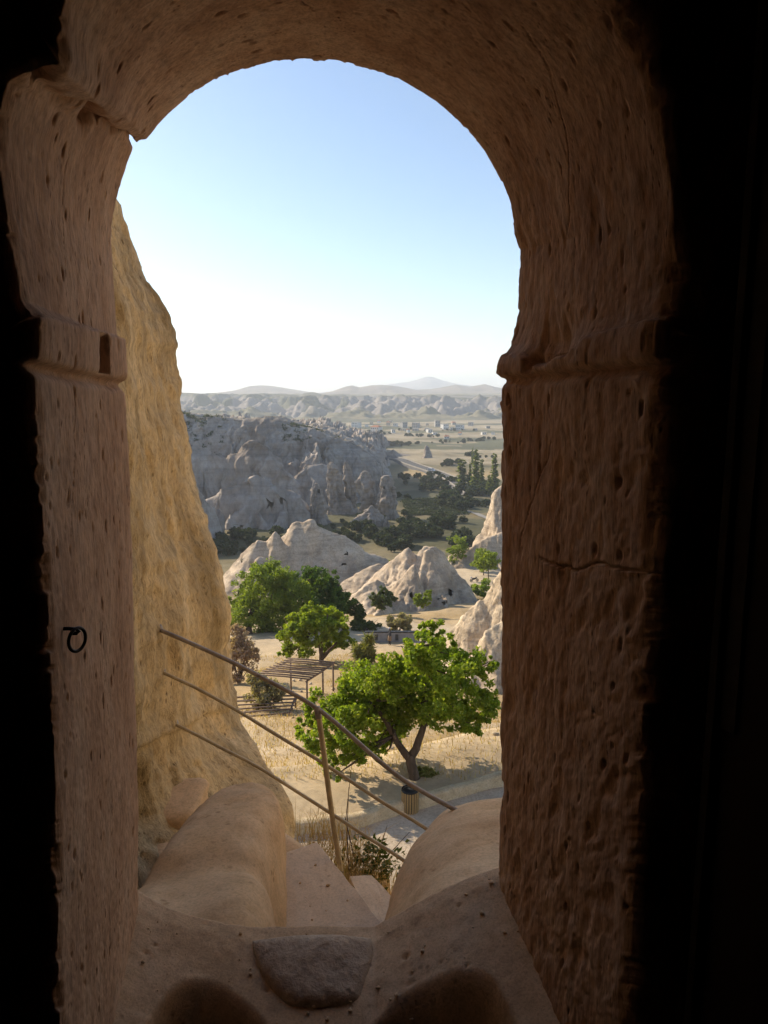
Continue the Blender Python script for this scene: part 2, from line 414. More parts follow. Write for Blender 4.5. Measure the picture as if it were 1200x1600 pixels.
# ------------------------------------------------------------------ terrain height
_DR = np.array([0, 14, 18, 22.5, 24, 30, 42, 60, 80, 117, 150, 200, 280, 400, 600, 1000, 1600, 1900, 2300, 2700, 3200, 4500, 20000], float)
_DD = np.array([12.9, 12.8, 12.8, 12.8, 12.9, 14.6, 17.8, 22.2, 26.6, 34.0, 40.0, 46.0, 50.0, 55.0, 56.5, 60.0, 62.0, 50.0, 26.0, 9.0, 6.0, 4.0, 2.0], float)
def H(x, y):
    x = np.asarray(x, float); y = np.asarray(y, float)
    r = np.hypot(x, y)
    D = np.interp(r, _DR, _DD)
    z = EYE - D
    w = sstep(23.5, 30, r)
    z = z + w * (0.22 * fbm(x * 0.16, y * 0.16, 0, 4, 11) + 0.06 * fbm(x * 0.9, y * 0.9, 0, 3, 13))
    z = z + sstep(40, 120, r) * (1 - sstep(1300, 1700, r)) * 0.9 * fbm(x * 0.035, y * 0.035, 0, 4, 21)
    z = z + sstep(180, 320, r) * (1 - sstep(1300, 1700, r)) * 2.2 * fbm(x * 0.011, y * 0.011, 0, 4, 31)
    # eroded badlands of the far escarpment
    wb = sstep(1650, 1950, r) * (1 - 0.75 * sstep(2600, 3100, r))
    wx = x + 120 * fbm(x * 0.003, y * 0.003, 0, 3, 41); wy = y + 120 * fbm(x * 0.003 + 9, y * 0.003, 0, 3, 42)
    z = z + wb * (46 * (ridged(wx * 0.006, wy * 0.0035, 0, 6, 51, 0.65) - 0.55) + 22 * fbm(x * 0.018, y * 0.012, 0, 4, 52, 2.1, 0.6))
    cap = EYE - 7 + 10 * fbm(x * 0.004, y * 0.004, 0, 3, 55)
    z = np.where(r > 1900, np.where(z > cap - 6, cap - 6 + 6 * np.tanh((z - cap + 6) / 9.0), z), z)
    z = z + sstep(3000, 4500, r) * 6 * fbm(x * 0.0012, y * 0.0012, 0, 3, 61)
    return z
def G(px, py, r0=14.0):
    d = ray(px, py); d = d / math.hypot(d[0], d[1])
    rs = np.geomspace(r0, 6000, 500)
    zz = EYE + d[2] * rs; hh = H(d[0] * rs, d[1] * rs)
    k = int(np.argmax(zz <= hh))
    if zz[k] > hh[k]: k = len(rs) - 1
    a, b = rs[max(k - 1, 0)], rs[k]
    for _ in range(9):
        m = (a + b) / 2
        if EYE + d[2] * m <= float(H(d[0] * m, d[1] * m)): b = m
        else: a = m
    return np.array([d[0] * b, d[1] * b, float(H(d[0] * b, d[1] * b))])
def depth_of(P):                  # camera-axis depth of a point
    return P[1] * CP - (P[2] - EYE) * SP

az = np.concatenate([np.linspace(-180, -36, 40, endpoint=False), np.linspace(-34, 34, 460, endpoint=False), np.linspace(36, 180, 40)])
rr = np.unique(np.concatenate([np.geomspace(5.5, 1600, 340), np.linspace(1600, 3000, 190), np.geomspace(3000, 15000, 70)]))
A, Rr = np.meshgrid(np.radians(az), rr, indexing='ij')
TX, TY = np.sin(A) * Rr, np.cos(A) * Rr
TZ = H(TX, TY)
def terrain_colour(x, y, hz_):
    r = np.hypot(x, y)
    c = np.zeros(x.shape + (3,))
    soil = np.array([0.47, 0.355, 0.215]); grass = np.array([0.40, 0.275, 0.13]); pale = np.array([0.54, 0.44, 0.315])
    scrub = np.array([0.085, 0.085, 0.042]); field = np.array([0.27, 0.22, 0.135]); rock = np.array([0.25, 0.22, 0.195])
    n = fbm(x * 0.13, y * 0.13, 0, 4, 71) * 0.5 + 0.5
    c[:] = soil * (1 - n[..., None]) + grass * n[..., None]
    # pale trodden trails
    tr = np.exp(-((y - (30 + 1.4 * np.sin(x * 0.3) + 0.12 * x)) / 1.1) ** 2) * (r < 60)
    yd = np.clip((r - 52) / 30, 0, 1) * (1 - sstep(84, 96, r)) * (x > -18) * (x < 10)
    pk = sstep(135, 150, r) * (1 - sstep(185, 200, r)) * sstep(8, 14, x)
    w = np.clip(tr * 0.5 + yd * 0.6 + pk * 0.8, 0, 1)[..., None]
    c = c * (1 - w) + pale * w
    # scrub in the valley bottom
    ns = fbm(x * 0.03, y * 0.03, 0, 4, 72)
    w = (sstep(100, 150, r) * (1 - sstep(470, 540, r)) * (0.72 + 0.28 * sstep(-0.5, 0.1, ns)) * (1 - pk))[..., None] * 0.95
    c = c * (1 - w) + scrub * w
    # banded fields
    nb = fbm(x * 0.004, y * 0.016, 0, 4, 73)
    w = sstep(500, 620, r)[..., None]
    fcol = np.where(nb[..., None] > 0.12, np.array([0.11, 0.11, 0.06]), np.where(nb[..., None] > -0.25, field, np.array([0.36, 0.295, 0.195])))
    c = c * (1 - w) + fcol * w
    nr = fbm(x * 0.006, y * 0.006, 0, 4, 74)
    flt = (sstep(-14, -7, hz_) * sstep(1900, 2100, r))[..., None]
    bad = np.where(nr[..., None] > 0.25, np.array([0.10, 0.10, 0.06]), rock)
    bad = bad * (1 - flt) + np.array([0.13, 0.12, 0.075]) * flt
    w = (sstep(1600, 1800, r) * (1 - sstep(3000, 3300, r)))[..., None]
    ochre = np.array([0.19, 0.17, 0.105])
    wo = (sstep(1600, 1750, r) * (1 - sstep(1800, 1950, r)))[..., None]
    c = c * (1 - w) + (bad * (1 - wo) + ochre * wo) * w
    w = sstep(3000, 3600, r)[..., None]
    c = c * (1 - w) + np.array([0.22, 0.19, 0.12]) * w
    return c
tcol = terrain_colour(TX, TY, TZ)
nu, nv = TX.shape
terr_F = grid_faces(nu, nv)
near_split = int(np.searchsorted(rr, 320))
FI = terr_F.reshape(nu - 1, nv - 1, 4)
ter = add('terrain', np.stack([TX, TY, TZ], -1).reshape(-1, 3), terr_F[:, ::-1].copy(), M['terrain'], col=tcol.reshape(-1, 3))
ter.data.materials.append(M['far'])
mi = np.zeros((nu - 1, nv - 1), dtype=np.int32); mi[:, near_split:] = 1
ter.data.polygons.foreach_set('material_index', mi.ravel())
tag(ter, 'dry tan valley ground with scrub, fields and eroded far escarpment', kind='structure')

# far hills and the pale volcanic peak
def hill(name, label, sil, Y, half, seed, col=(0.22, 0.17, 0.12)):
    S = np.array([PY(px, py, Y) for px, py in sil])
    xs = np.linspace(S[0, 0], S[-1, 0], 220); zt = np.interp(xs, S[:, 0], S[:, 2])
    vsn = np.linspace(-1, 1, 60)
    X, Vv = np.meshgrid(xs, vsn, indexing='ij')
    base = -8.0
    edge = 1 - np.abs(Vv) ** 1.3
    Z = base + (zt[:, None] - base) * edge
    hgt = np.maximum(zt[:, None] - base, 1)
    Z = Z + hgt * 0.16 * (ridged(X * 6 / half, Vv * 1.2, 0, 4, seed) - 0.7) * edge * (1 - edge) * 4
    Y_ = Y + Vv * half
    c = np.broadcast_to(np.array(col), X.shape + (3,)) * (1 + 0.25 * fbm(X * 8 / half, Vv * 4, 0, 4, seed + 3))[..., None]
    o = add(name, np.stack([X, Y_, Z], -1).reshape(-1, 3), grid_faces(220, 60)[:, ::-1].copy(), M['far'], col=c.reshape(-1, 3))
    return tag(o, label, kind='structure')
hill('hill', 'low rounded brown hill on the horizon beside the outcrop', [(330, 616), (375, 609), (392, 603), (410, 602), (425, 603), (450, 607), (480, 612), (520, 617)], 5200, 700, 81)
hill('hill', 'brown two-humped hill under the pale peak', [(480, 619), (520, 611), (540, 604), (550, 602), (562, 605), (580, 602), (597, 601), (625, 604), (660, 611), (700, 618)], 4600, 600, 82)
hill('hill', 'brown long ridge at the far end of the valley', [(620, 618), (650, 609), (672, 608), (690, 605), (712, 601), (735, 604), (757, 600), (775, 605), (800, 608), (850, 612), (920, 618)], 4900, 650, 83)
hill('mountain', 'pale blue pointed volcanic peak on the horizon', [(470, 616), (560, 608), (610, 600), (640, 596), (655, 592), (664, 589), (670, 588), (677, 589), (690, 594), (715, 600), (760, 605), (860, 614)], 9000, 1100, 84, (0.30, 0.27, 0.25))

# ------------------------------------------------------------------ ridge rocks (height fields with a real crest and depth)
def in_poly(x, y, P):
    P = np.asarray(P, float); c = np.zeros(x.shape, bool); j = len(P) - 1
    for i in range(len(P)):
        xi, yi = P[i]; xj, yj = P[j]
        c ^= ((yi > y) != (yj > y)) & (x < (xj - xi) * (y - yi) / (yj - yi + 1e-12) + xi)
        j = i
    return c
def project(V):
    x, y, z = V[..., 0], V[..., 1], V[..., 2] - EYE
    d = y * CP - z * SP; v = y * SP + z * CP
    return 600 + FPX * x / d, 800 - FPX * v / d
def ridge_rock(name, ridges, xr, yr, step, mat, seed, gully=1.0, gf=0.5, rough=0.3, holes=(), base_drop=1.0, warp=1.0, terr=True, ynon=None, power=1.15, fine=0.0):
    """ridges: list of (silhouette px list, crest Y, front depth, back depth)."""
    xs = np.arange(xr[0], xr[1] + step, step)
    ys = np.arange(yr[0], yr[1] + step, step) if ynon is None else ynon
    X, Y = np.meshgrid(xs, ys, indexing='ij')
    base = H(X, Y) - base_drop
    Wx = X + warp * fbm(X * 0.9 * gf, Y * 0.9 * gf, 3.0, 3, seed + 5)
    Z = base.copy()
    for i, (sil, yc, wf, wb) in enumerate(ridges):
        S = np.array([PY(px, py, yc) for px, py in sil])
        # the crest keeps its own outline; slopes below it wander
        q = (Y - yc) / np.where(Y < yc, wf, wb)
        p = np.abs(q)
        Xe = X + (Wx - X) * np.clip(p * 2.5, 0, 1)
        zt = np.interp(Xe, S[:, 0], S[:, 2], left=-1e3, right=-1e3)
        fl = fbm(X * gf, Y * gf * 0.35, i * 5.1, 3, seed + i)
        pe = np.clip(p * (1 + 0.30 * fl * np.clip(p * 3, 0, 1)), 0, 3)
        zz = base + np.maximum(zt - base, 0) * (1 - np.clip(pe, 0, 1) ** power)
        g = ridged(Xe * gf * 1.3 + 3 * i, Y * gf * 0.30, 0, 4, seed + 20 + i)
        zz = zz - gully * (0.95 - g) * np.clip(p * 3.0, 0, 1) * np.clip((zt - base) / 6.0, 0, 1.2)
        if fine > 0: zz = zz - gully * fine * (0.9 - ridged(Xe * gf * 4.5, Y * gf * 0.9, i, 4, seed + 40 + i)) * np.clip(p * 4.0, 0, 1) * np.clip((zt - base) / 6.0, 0, 1.2)
        Z = np.maximum(Z, np.where(zt > -900, zz, -1e3))
    hgt = np.clip(Z - base, 0, 3) / 3
    Z = np.maximum(Z, base)
    V = np.stack([X, Y, Z], -1)
    n = rough * hgt
    f = 0.9 / max(rough, 0.05) * 0.35
    V[..., 0] += n * fbm(X * f, Y * f, Z * f, 3, seed + 31)
    V[..., 1] += n * fbm(X * f + 31, Y * f, Z * f, 3, seed + 32)
    V[..., 2] += 0.5 * n * fbm(X * f, Y * f + 17, Z * f, 3, seed + 33)
    F = grid_faces(len(xs), len(ys))
    keep = np.ones(len(F), bool)
    cz = hgt.reshape(-1)[F].max(1)
    keep &= cz > 0.02
    if holes:
        Vf = V.reshape(-1, 3)[F].mean(1)
        pxx, pyy = project(Vf)
        yfront = Vf[:, 1]
        for (hx, hy, hw, hh, ymax) in holes:
            keep &= ~((((pxx - hx) / hw) ** 4 + ((pyy - hy) / hh) ** 4 < 1) & (yfront < ymax))
    F = F[keep]
    used = np.unique(F); remap = -np.ones(V.shape[0] * V.shape[1], int); remap[used] = np.arange(len(used))
    Vu = V.reshape(-1, 3)[used]
    org = np.array([Vu[:, 0].mean(), Vu[:, 1].mean(), Vu[:, 2].min()])
    return add(name, Vu, remap[F], mat, origin=org)

# the two tents of pale tuff, the outcrops by the right jamb, the big cliff
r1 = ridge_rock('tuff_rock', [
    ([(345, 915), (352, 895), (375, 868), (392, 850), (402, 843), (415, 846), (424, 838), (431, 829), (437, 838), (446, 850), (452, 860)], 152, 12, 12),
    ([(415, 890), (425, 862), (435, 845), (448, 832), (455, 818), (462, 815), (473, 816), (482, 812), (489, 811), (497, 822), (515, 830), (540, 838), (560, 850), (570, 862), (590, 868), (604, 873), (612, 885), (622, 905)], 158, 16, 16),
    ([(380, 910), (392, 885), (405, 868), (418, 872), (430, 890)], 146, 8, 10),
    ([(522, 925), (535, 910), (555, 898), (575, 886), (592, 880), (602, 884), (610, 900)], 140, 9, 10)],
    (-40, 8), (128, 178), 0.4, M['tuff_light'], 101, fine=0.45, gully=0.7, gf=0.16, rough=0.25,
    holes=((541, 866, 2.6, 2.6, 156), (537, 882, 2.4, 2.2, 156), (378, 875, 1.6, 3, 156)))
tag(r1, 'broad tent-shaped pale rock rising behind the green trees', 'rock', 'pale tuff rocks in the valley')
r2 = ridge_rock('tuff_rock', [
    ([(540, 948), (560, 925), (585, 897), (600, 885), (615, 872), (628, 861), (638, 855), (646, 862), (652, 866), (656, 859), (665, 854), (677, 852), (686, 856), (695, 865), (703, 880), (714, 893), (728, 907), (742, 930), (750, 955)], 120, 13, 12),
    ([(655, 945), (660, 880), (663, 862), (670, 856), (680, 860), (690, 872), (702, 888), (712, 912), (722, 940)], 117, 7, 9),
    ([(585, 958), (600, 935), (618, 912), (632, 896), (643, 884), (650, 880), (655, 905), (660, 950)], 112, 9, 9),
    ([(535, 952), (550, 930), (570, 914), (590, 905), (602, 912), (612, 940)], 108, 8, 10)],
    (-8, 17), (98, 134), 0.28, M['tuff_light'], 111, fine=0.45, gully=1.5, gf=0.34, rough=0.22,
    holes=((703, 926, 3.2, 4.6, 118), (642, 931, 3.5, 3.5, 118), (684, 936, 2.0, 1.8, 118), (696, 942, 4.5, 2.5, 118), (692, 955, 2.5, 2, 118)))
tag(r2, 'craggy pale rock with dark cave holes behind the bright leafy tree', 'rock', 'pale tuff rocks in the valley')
r3 = ridge_rock('tuff_rock', [
    ([(690, 1020), (700, 992), (713, 975), (727, 958), (740, 945), (750, 936), (754, 938), (760, 930), (768, 915), (775, 903), (784, 890), (815, 880), (870, 900), (930, 960)], 52, 5, 6),
    ([(715, 1080), (728, 1040), (745, 1010), (760, 985), (775, 975), (800, 960), (850, 980), (900, 1040)], 47, 4, 5)],
    (3, 16), (42, 59), 0.11, M['tuff_near'], 121, fine=0.45, gully=0.3, gf=0.6, rough=0.10, warp=0.4)
tag(r3, 'sunlit cream rock cut off by the dark jamb, beside the leafy tree', 'rock', 'pale tuff rocks in the valley')
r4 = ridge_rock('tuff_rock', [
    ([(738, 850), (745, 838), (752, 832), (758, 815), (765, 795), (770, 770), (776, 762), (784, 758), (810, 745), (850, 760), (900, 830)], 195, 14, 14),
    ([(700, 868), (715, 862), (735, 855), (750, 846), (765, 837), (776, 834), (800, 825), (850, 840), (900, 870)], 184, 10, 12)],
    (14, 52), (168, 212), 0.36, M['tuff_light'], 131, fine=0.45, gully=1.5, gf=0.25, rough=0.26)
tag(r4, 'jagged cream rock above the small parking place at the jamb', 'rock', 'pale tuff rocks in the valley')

yn = np.concatenate([np.arange(205, 400, 0.6), np.geomspace(400, 900, 60)])
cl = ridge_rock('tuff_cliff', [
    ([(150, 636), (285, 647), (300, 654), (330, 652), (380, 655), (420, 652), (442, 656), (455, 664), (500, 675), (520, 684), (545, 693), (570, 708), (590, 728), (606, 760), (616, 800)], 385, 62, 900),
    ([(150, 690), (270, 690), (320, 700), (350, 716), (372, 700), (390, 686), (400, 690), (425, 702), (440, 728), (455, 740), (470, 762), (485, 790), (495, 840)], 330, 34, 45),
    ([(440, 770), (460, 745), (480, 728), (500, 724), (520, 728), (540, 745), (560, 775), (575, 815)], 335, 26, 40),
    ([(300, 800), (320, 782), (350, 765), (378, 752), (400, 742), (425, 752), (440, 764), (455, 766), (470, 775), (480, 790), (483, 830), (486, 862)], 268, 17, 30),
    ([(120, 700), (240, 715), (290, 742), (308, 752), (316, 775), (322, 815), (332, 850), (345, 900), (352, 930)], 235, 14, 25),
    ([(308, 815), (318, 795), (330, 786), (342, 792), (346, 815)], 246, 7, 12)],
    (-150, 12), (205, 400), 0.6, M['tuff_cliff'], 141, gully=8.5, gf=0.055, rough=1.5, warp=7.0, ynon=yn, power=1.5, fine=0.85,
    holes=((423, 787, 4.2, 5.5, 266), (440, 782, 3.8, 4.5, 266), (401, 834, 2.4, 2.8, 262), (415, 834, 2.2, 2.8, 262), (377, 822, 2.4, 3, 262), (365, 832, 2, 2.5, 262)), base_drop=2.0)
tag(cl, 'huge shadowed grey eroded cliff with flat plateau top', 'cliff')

# fairy chimneys below the cliff
def chimney(label, cx, base_py, Y, prof, seed, holes=()):
    """prof: list of (py, left px, right px) from top to base."""
    prof = sorted(prof)
    pys = np.array([p[0] for p in prof], float)
    n, m = 64, 84
    tt = np.linspace(0, 1, m)
    py = pys[0] + (pys[-1] - pys[0]) * tt
    L = np.interp(py, pys, [p[1] for p in prof]); Rg = np.interp(py, pys, [p[2] for p in prof])
    C = np.array([PY((a + b) / 2, q, Y) for a, b, q in zip(L, Rg, py)])
    rad = np.array([(PY(b, q, Y)[0] - PY(a, q, Y)[0]) / 2 for a, b, q in zip(L, Rg, py)])
    th = np.linspace(0, 2 * math.pi, n, endpoint=False)
    V = np.zeros((n, m, 3))
    for j in range(m):
        V[:, j, 0] = C[j, 0] + rad[j] * np.cos(th); V[:, j, 1] = C[j, 1] + rad[j] * np.sin(th) * 0.9; V[:, j, 2] = C[j, 2]
    f = 0.16
    k = 2.0 * (fbm(V[..., 0] * f, V[..., 1] * f, V[..., 2] * f * 0.5, 4, seed) ) + 0.75 * fbm(V[..., 0] * 0.7, V[..., 1] * 0.7, V[..., 2] * 0.45, 4, seed + 8) + 1.1 * (ridged(th[:, None] * 1.9, tt[None] * 1.4, 0, 3, seed + 4) - 0.8)
    k = k * np.clip(rad / 3.0, 0.15, 1)[None]
    V[..., 0] += k * np.cos(th)[:, None]; V[..., 1] += k * np.sin(th)[:, None]
    F = grid_faces(n, m, True)
    keep = np.ones(len(F), bool)
    if holes:
        Vf = V.reshape(-1, 3)[F].mean(1); px, py2 = project(Vf)
        for hx, hy, hw, hh in holes: keep &= ~((np.abs(px - hx) < hw) & (np.abs(py2 - hy) < hh) & (Vf[:, 1] < Y))
    F = [tuple(int(i) for i in f[::-1]) for f in F[keep]] + [tuple(int(i) * m for i in range(n))]
    org = np.array([C[-1, 0], Y, C[-1, 2]])
    o = add('fairy_chimney', V.reshape(-1, 3), F, M['chimney'], origin=org)
    return tag(o, label, 'rock', 'fairy chimneys below the cliff')
chimney('pointed rock cone with a dark square window', 0, 0, 272, [(755, 492, 498), (765, 489, 501), (775, 487, 504), (790, 484, 507), (805, 481, 511), (830, 476, 518)], 201, [(498, 768, 2.0, 3.2)])
chimney('rounded column rock standing at the end of the chimney row', 0, 0, 285, [(743, 600, 612), (746, 597, 615), (755, 596, 617), (775, 595, 619), (800, 593, 621), (825, 590, 626)], 202, [(600, 762, 1.6, 2.5)])
chimney('tall fluted rock spire with cave mouth between two cones', 0, 0, 292, [(736, 568, 574), (742, 562, 580), (755, 558, 585), (770, 562, 588), (790, 566, 592), (805, 566, 595), (835, 560, 600)], 203, [(557, 735, 1.5, 2)])
chimney('blunt grey rock cone with shadowed flank beside the windowed cone', 0, 0, 300, [(722, 515, 522), (728, 511, 530), (745, 508, 536), (765, 506, 540), (785, 506, 548), (830, 500, 560)], 204, [(534, 742, 1.2, 3)])
chimney('slim pale rock spire leaning on the cliff foot', 0, 0, 305, [(722, 537, 545), (735, 534, 552), (755, 534, 556), (780, 538, 560), (830, 534, 565)], 205)
chimney('squat broad rock cone at the foot of the chimneys', 0, 0, 262, [(790, 578, 584), (796, 570, 592), (805, 560, 600), (815, 553, 606), (828, 545, 612)], 206)
chimney('small tilted pale boulder beside the broad cone', 0, 0, 258, [(806, 601, 606), (810, 599, 609), (818, 598, 611), (829, 598, 612)], 207)

# middle-distance rock islands beyond the road
for i, (sil, Y, lab) in enumerate([
    ([(650, 735), (655, 722), (660, 712), (664, 700), (667, 694), (671, 703), (675, 714), (684, 722), (692, 734)], 640, 'pointed rock spike standing in the pale fields'),
    ([(583, 718), (588, 706), (592, 699), (596, 706), (606, 706), (615, 702), (622, 708), (640, 710), (652, 716), (660, 724)], 665, 'long low jagged rock group beyond the road'),
    ([(676, 738), (684, 730), (695, 726), (706, 730), (714, 738)], 600, 'low scrubby rock knoll right of the spike')]):
    S = [PY(p[0], p[1], Y)[0] for p in sil]
    o = ridge_rock('rock_outcrop', [(sil, Y, 12, 14)], (min(S) - 2, max(S) + 2), (Y - 18, Y + 20), 0.9, M['chimney'], 300 + i * 7, gully=4.0, gf=0.12, rough=0.8)
    tag(o, lab, 'rock')

# ------------------------------------------------------------------ the carved doorway: paired points of the inner and outer edge
Y_IN, Y_OUT = 1.05, 1.75
PAIRS = [  # (inner px), (outer px)
    ((100, 1900), (222, 1700)), ((97, 1700), (219, 1560)), ((94, 1500), (218, 1420)), ((90, 1300), (217, 1250)), ((84, 1100), (215, 1080)), ((78, 950), (211, 930)),
    ((68, 800), (206, 790)), ((62, 680), (202, 690)), ((58, 600), (199, 622)), ((57, 578), (198, 607)), ((57, 570), (198, 600)), ((59, 530), (197, 560)), ((60, 499), (196, 533)),
    ((57, 492), (194, 529)), ((36, 470), (187, 526)), ((28, 420), (184, 470)), ((18, 360), (179, 410)), ((10, 310), (177, 372)), ((5, 262), (181, 338)), ((2, 220), (186, 312)),
    ((3, 185), (192, 285)), ((10, 155), (201, 256)), ((18, 130), (210, 234)), ((38, 120), (214, 226)), ((100, 112), (219, 222)), ((105, 88), (231, 219)), ((101, 40), (246, 200)), ((104, 0), (262, 183)),
    ((130, -60), (300, 150)), ((180, -120), (340, 127)), ((250, -175), (385, 111)), ((330, -215), (430, 101)), ((420, -240), (475, 98)), ((520, -250), (515, 99)), ((620, -235), (562, 109)),
    ((720, -200), (620, 130)), ((810, -140), (680, 166)), ((890, -70), (730, 206)), ((960, 5), (757, 238)), ((1000, 80), (780, 281)), ((1028, 170), (795, 322)), ((1042, 260), (803, 366)),
    ((1048, 340), (811, 390)), ((1051, 410), (808, 432)), ((1050, 460), (807, 485)), ((1047, 486), (801, 515)), ((1042, 498), (794, 540)), ((1036, 506), (783, 556)), ((1034, 520), (778, 572)),
    ((1032, 566), (778, 590)), ((1032, 574), (779, 597)), ((1031, 600), (779, 620)), ((1028, 700), (780, 700)), ((1022, 850), (781, 830)), ((1010, 1000), (781, 1000)), ((1000, 1180), (780, 1180)),
    ((988, 1380), (778, 1370)), ((980, 1580), (777, 1500)), ((976, 1750), (776, 1620)), ((972, 1950), (775, 1750))]
PI_ = np.array([PY(a[0], a[1], Y_IN) for a, b in PAIRS]); PO_ = np.array([PY(b[0], b[1], Y_OUT) for a, b in PAIRS])
seg = np.linalg.norm(np.diff((PI_ + PO_) / 2, axis=0), axis=1); s_ = np.concatenate([[0], np.cumsum(seg)])
NU, NT = 1400, 190
us = np.linspace(0, s_[-1], NU)
us = np.sort(np.concatenate([us, s_]))
NU = len(us)
IN = np.stack([np.interp(us, s_, PI_[:, k]) for k in range(3)], 1)
OU = np.stack([np.interp(us, s_, PO_[:, k]) for k in range(3)], 1)
def smooth_open(A, k=2):
    B = A.copy()
    for _ in range(k): B[1:-1] = (B[:-2] + 2 * B[1:-1] + B[2:]) / 4
    return B
IN, OU = smooth_open(IN, 2), smooth_open(OU, 1)
ts = np.linspace(0, 1, NT); ts = ts + 0.06 * np.sin(2 * math.pi * ts - math.pi) * -1 * 0.9
ts = (ts - ts[0]) / (ts[-1] - ts[0])
bulge = 1.0
SF = IN[:, None] * (1 - ts[None, :, None]) + OU[:, None] * ts[None, :, None]
# inward normal (towards the opening)
mid = (IN + OU) / 2
tan = np.gradient(mid, axis=0)
dep = OU - IN
nrm = np.cross(tan, dep); nrm /= np.linalg.norm(nrm, axis=1)[:, None] + 1e-9
cen = np.array([-0.1, 1.4, 1.6])
sgn = np.sign(np.einsum('ij,ij->i', nrm, cen - mid)); sgn[sgn == 0] = 1
nrm = smooth_open(nrm * sgn[:, None], 12); nrm /= np.linalg.norm(nrm, axis=1)[:, None]
U, T = np.meshgrid(us, ts, indexing='ij')
X0, Y0, Z0 = SF[..., 0], SF[..., 1], SF[..., 2]
d = np.zeros_like(U)
# broad unevenness, shallow pick marks, fine roughness
d += 0.0035 * fbm(X0 * 3.1, Y0 * 3.1, Z0 * 3.1, 3, 401)
d += 0.0006 * fbm(U * 30, T * 24, 0, 3, 402) + 0.0005 * fbm(U * 85, T * 75, 0, 2, 403)
right = sstep(s_[36], s_[50], U)
pk_ = noise(U * 17 + 0.6 * noise(U * 9, T * 9, 0, 407), T * 15, 0, 405)
d += right * (0.0022 * np.abs(pk_) + 0.0012 * fbm(U * 32, T * 26, 0, 3, 408) - 0.008 * np.clip(fbm(U * 11, T * 9, 2.0, 3, 406) - 0.35, 0, 1))
# pits stretched along the carving direction
for k in range(900):
    u0 = rng.uniform(0, s_[-1]); t0 = rng.uniform(0.02, 0.98)
    a = 0.003 + 0.010 * rng.random() ** 3; b = a * rng.uniform(0.3, 0.6)
    i0, i1 = np.searchsorted(us, [u0 - 3 * a, u0 + 3 * a])
    if i1 <= i0: continue
    e = ((us[i0:i1, None] - u0) / a) ** 2 + ((ts[None] - t0) * 0.72 / b) ** 2
    d[i0:i1] -= np.exp(-e ** 2) * rng.uniform(0.35, 0.9) * a
# hairline cracks and a block joint
for (ua, ta, ub2, tb2, wd, dp, sd_) in [(s_[53] + 0.30 * (s_[54] - s_[53]), 0.0, s_[53] + 0.22 * (s_[54] - s_[53]), 0.62, 0.0035, 0.010, 1), (s_[51] + 0.1, 0.55, s_[53] + 0.02, 0.80, 0.003, 0.006, 2), (s_[6] - 0.05, 0.2, s_[8] + 0.0, 0.32, 0.0022, 0.005, 3),
                                        (s_[3], 0.55, s_[5], 0.48, 0.002, 0.005, 4), (s_[15], 0.35, s_[20], 0.42, 0.002, 0.005, 5), (s_[37], 0.3, s_[42], 0.55, 0.0025, 0.006, 6), (s_[29], 0.1, s_[33], 0.75, 0.0025, 0.006, 7)]:
    for q_ in np.linspace(0, 1, 240):
        uc = ua + (ub2 - ua) * q_ + 0.010 * float(fbm(q_ * 3.0, sd_, 0, 4, 430, 2.3, 0.6)); tc_ = ta + (tb2 - ta) * q_ + 0.02 * float(noise(q_ * 8, sd_ + 9.5, 0, 431))
        i0, i1 = np.searchsorted(us, [uc - 4 * wd, uc + 4 * wd]); j0, j1 = np.searchsorted(ts, [tc_ - 0.02, tc_ + 0.02])
        if i1 > i0 and j1 > j0:
            e = ((us[i0:i1, None] - uc) / wd) ** 2 + ((ts[None, j0:j1] - tc_) * 0.72 / wd) ** 2
            d[i0:i1, j0:j1] = np.minimum(d[i0:i1, j0:j1], d[i0:i1, j0:j1] * 0 + d[i0:i1, j0:j1].mean() - dp * np.exp(-e) + (1 - np.exp(-e)) * 0.02)
# carved groove under the impost on both sides
def groove(uc, w, dp, tw=0.0):
    global d
    d = d - dp * np.exp(-((U - uc - 0.004 * fbm(T * 9, uc, 0, 2, 410)) / w) ** 2)
groove(s_[9] + 0.006, 0.010, 0.016)
groove(s_[49] + 0.006, 0.010, 0.013)
# square slot in the left impost, torn upper edge
u0, u1 = s_[10] + 0.010, s_[12] - 0.005
m_ = sstep(0.56, 0.57, T) * (1 - sstep(0.69, 0.70, T)) * sstep(u0, u0 + 0.006, U) * (1 - sstep(u1, u1 + 0.012, U))
d = d - 0.05 * m_
# imposts stand proud; the right one is broken by a scooped bite
bl = sstep(s_[10], s_[10] + 0.006, U) * (1 - sstep(s_[12] + 0.004, s_[12] + 0.010, U + 0.004 * fbm(T * 8, 4.4, 0, 3, 415)))
d = d + 0.006 * bl * (1 - m_)
ub = np.interp(T, [0, 0.15, 0.36, 0.42, 0.50, 0.58, 0.65, 0.69, 0.72, 0.76, 0.80, 1.0], [s_[47] - 0.01, s_[47] - 0.005, s_[47] + 0.005, s_[47] + 0.018, s_[48] - 0.0, s_[48] + 0.012, s_[49] - 0.02, s_[49] - 0.012, s_[48] + 0.012, s_[47] + 0.012, s_[47], s_[47]])
ub = ub + 0.006 * fbm(T * 12, 6.1, 0, 3, 416)
br = sstep(ub - 0.003, ub + 0.005, U) * (1 - sstep(s_[49] - 0.002, s_[49] + 0.004, U))
d = d + 0.008 * br
scoop = np.exp(-((T - 0.58) / 0.15) ** 2) * sstep(s_[44], s_[47] + 0.02, U) * (1 - sstep(ub - 0.004, ub + 0.004, U))
d = d - 0.035 * scoop
d = d - 0.02 * np.exp(-((T - 0.72) / 0.025) ** 2) * sstep(s_[47] - 0.01, s_[47] + 0.02, U) * (1 - sstep(s_[49] - 0.015, s_[49], U))
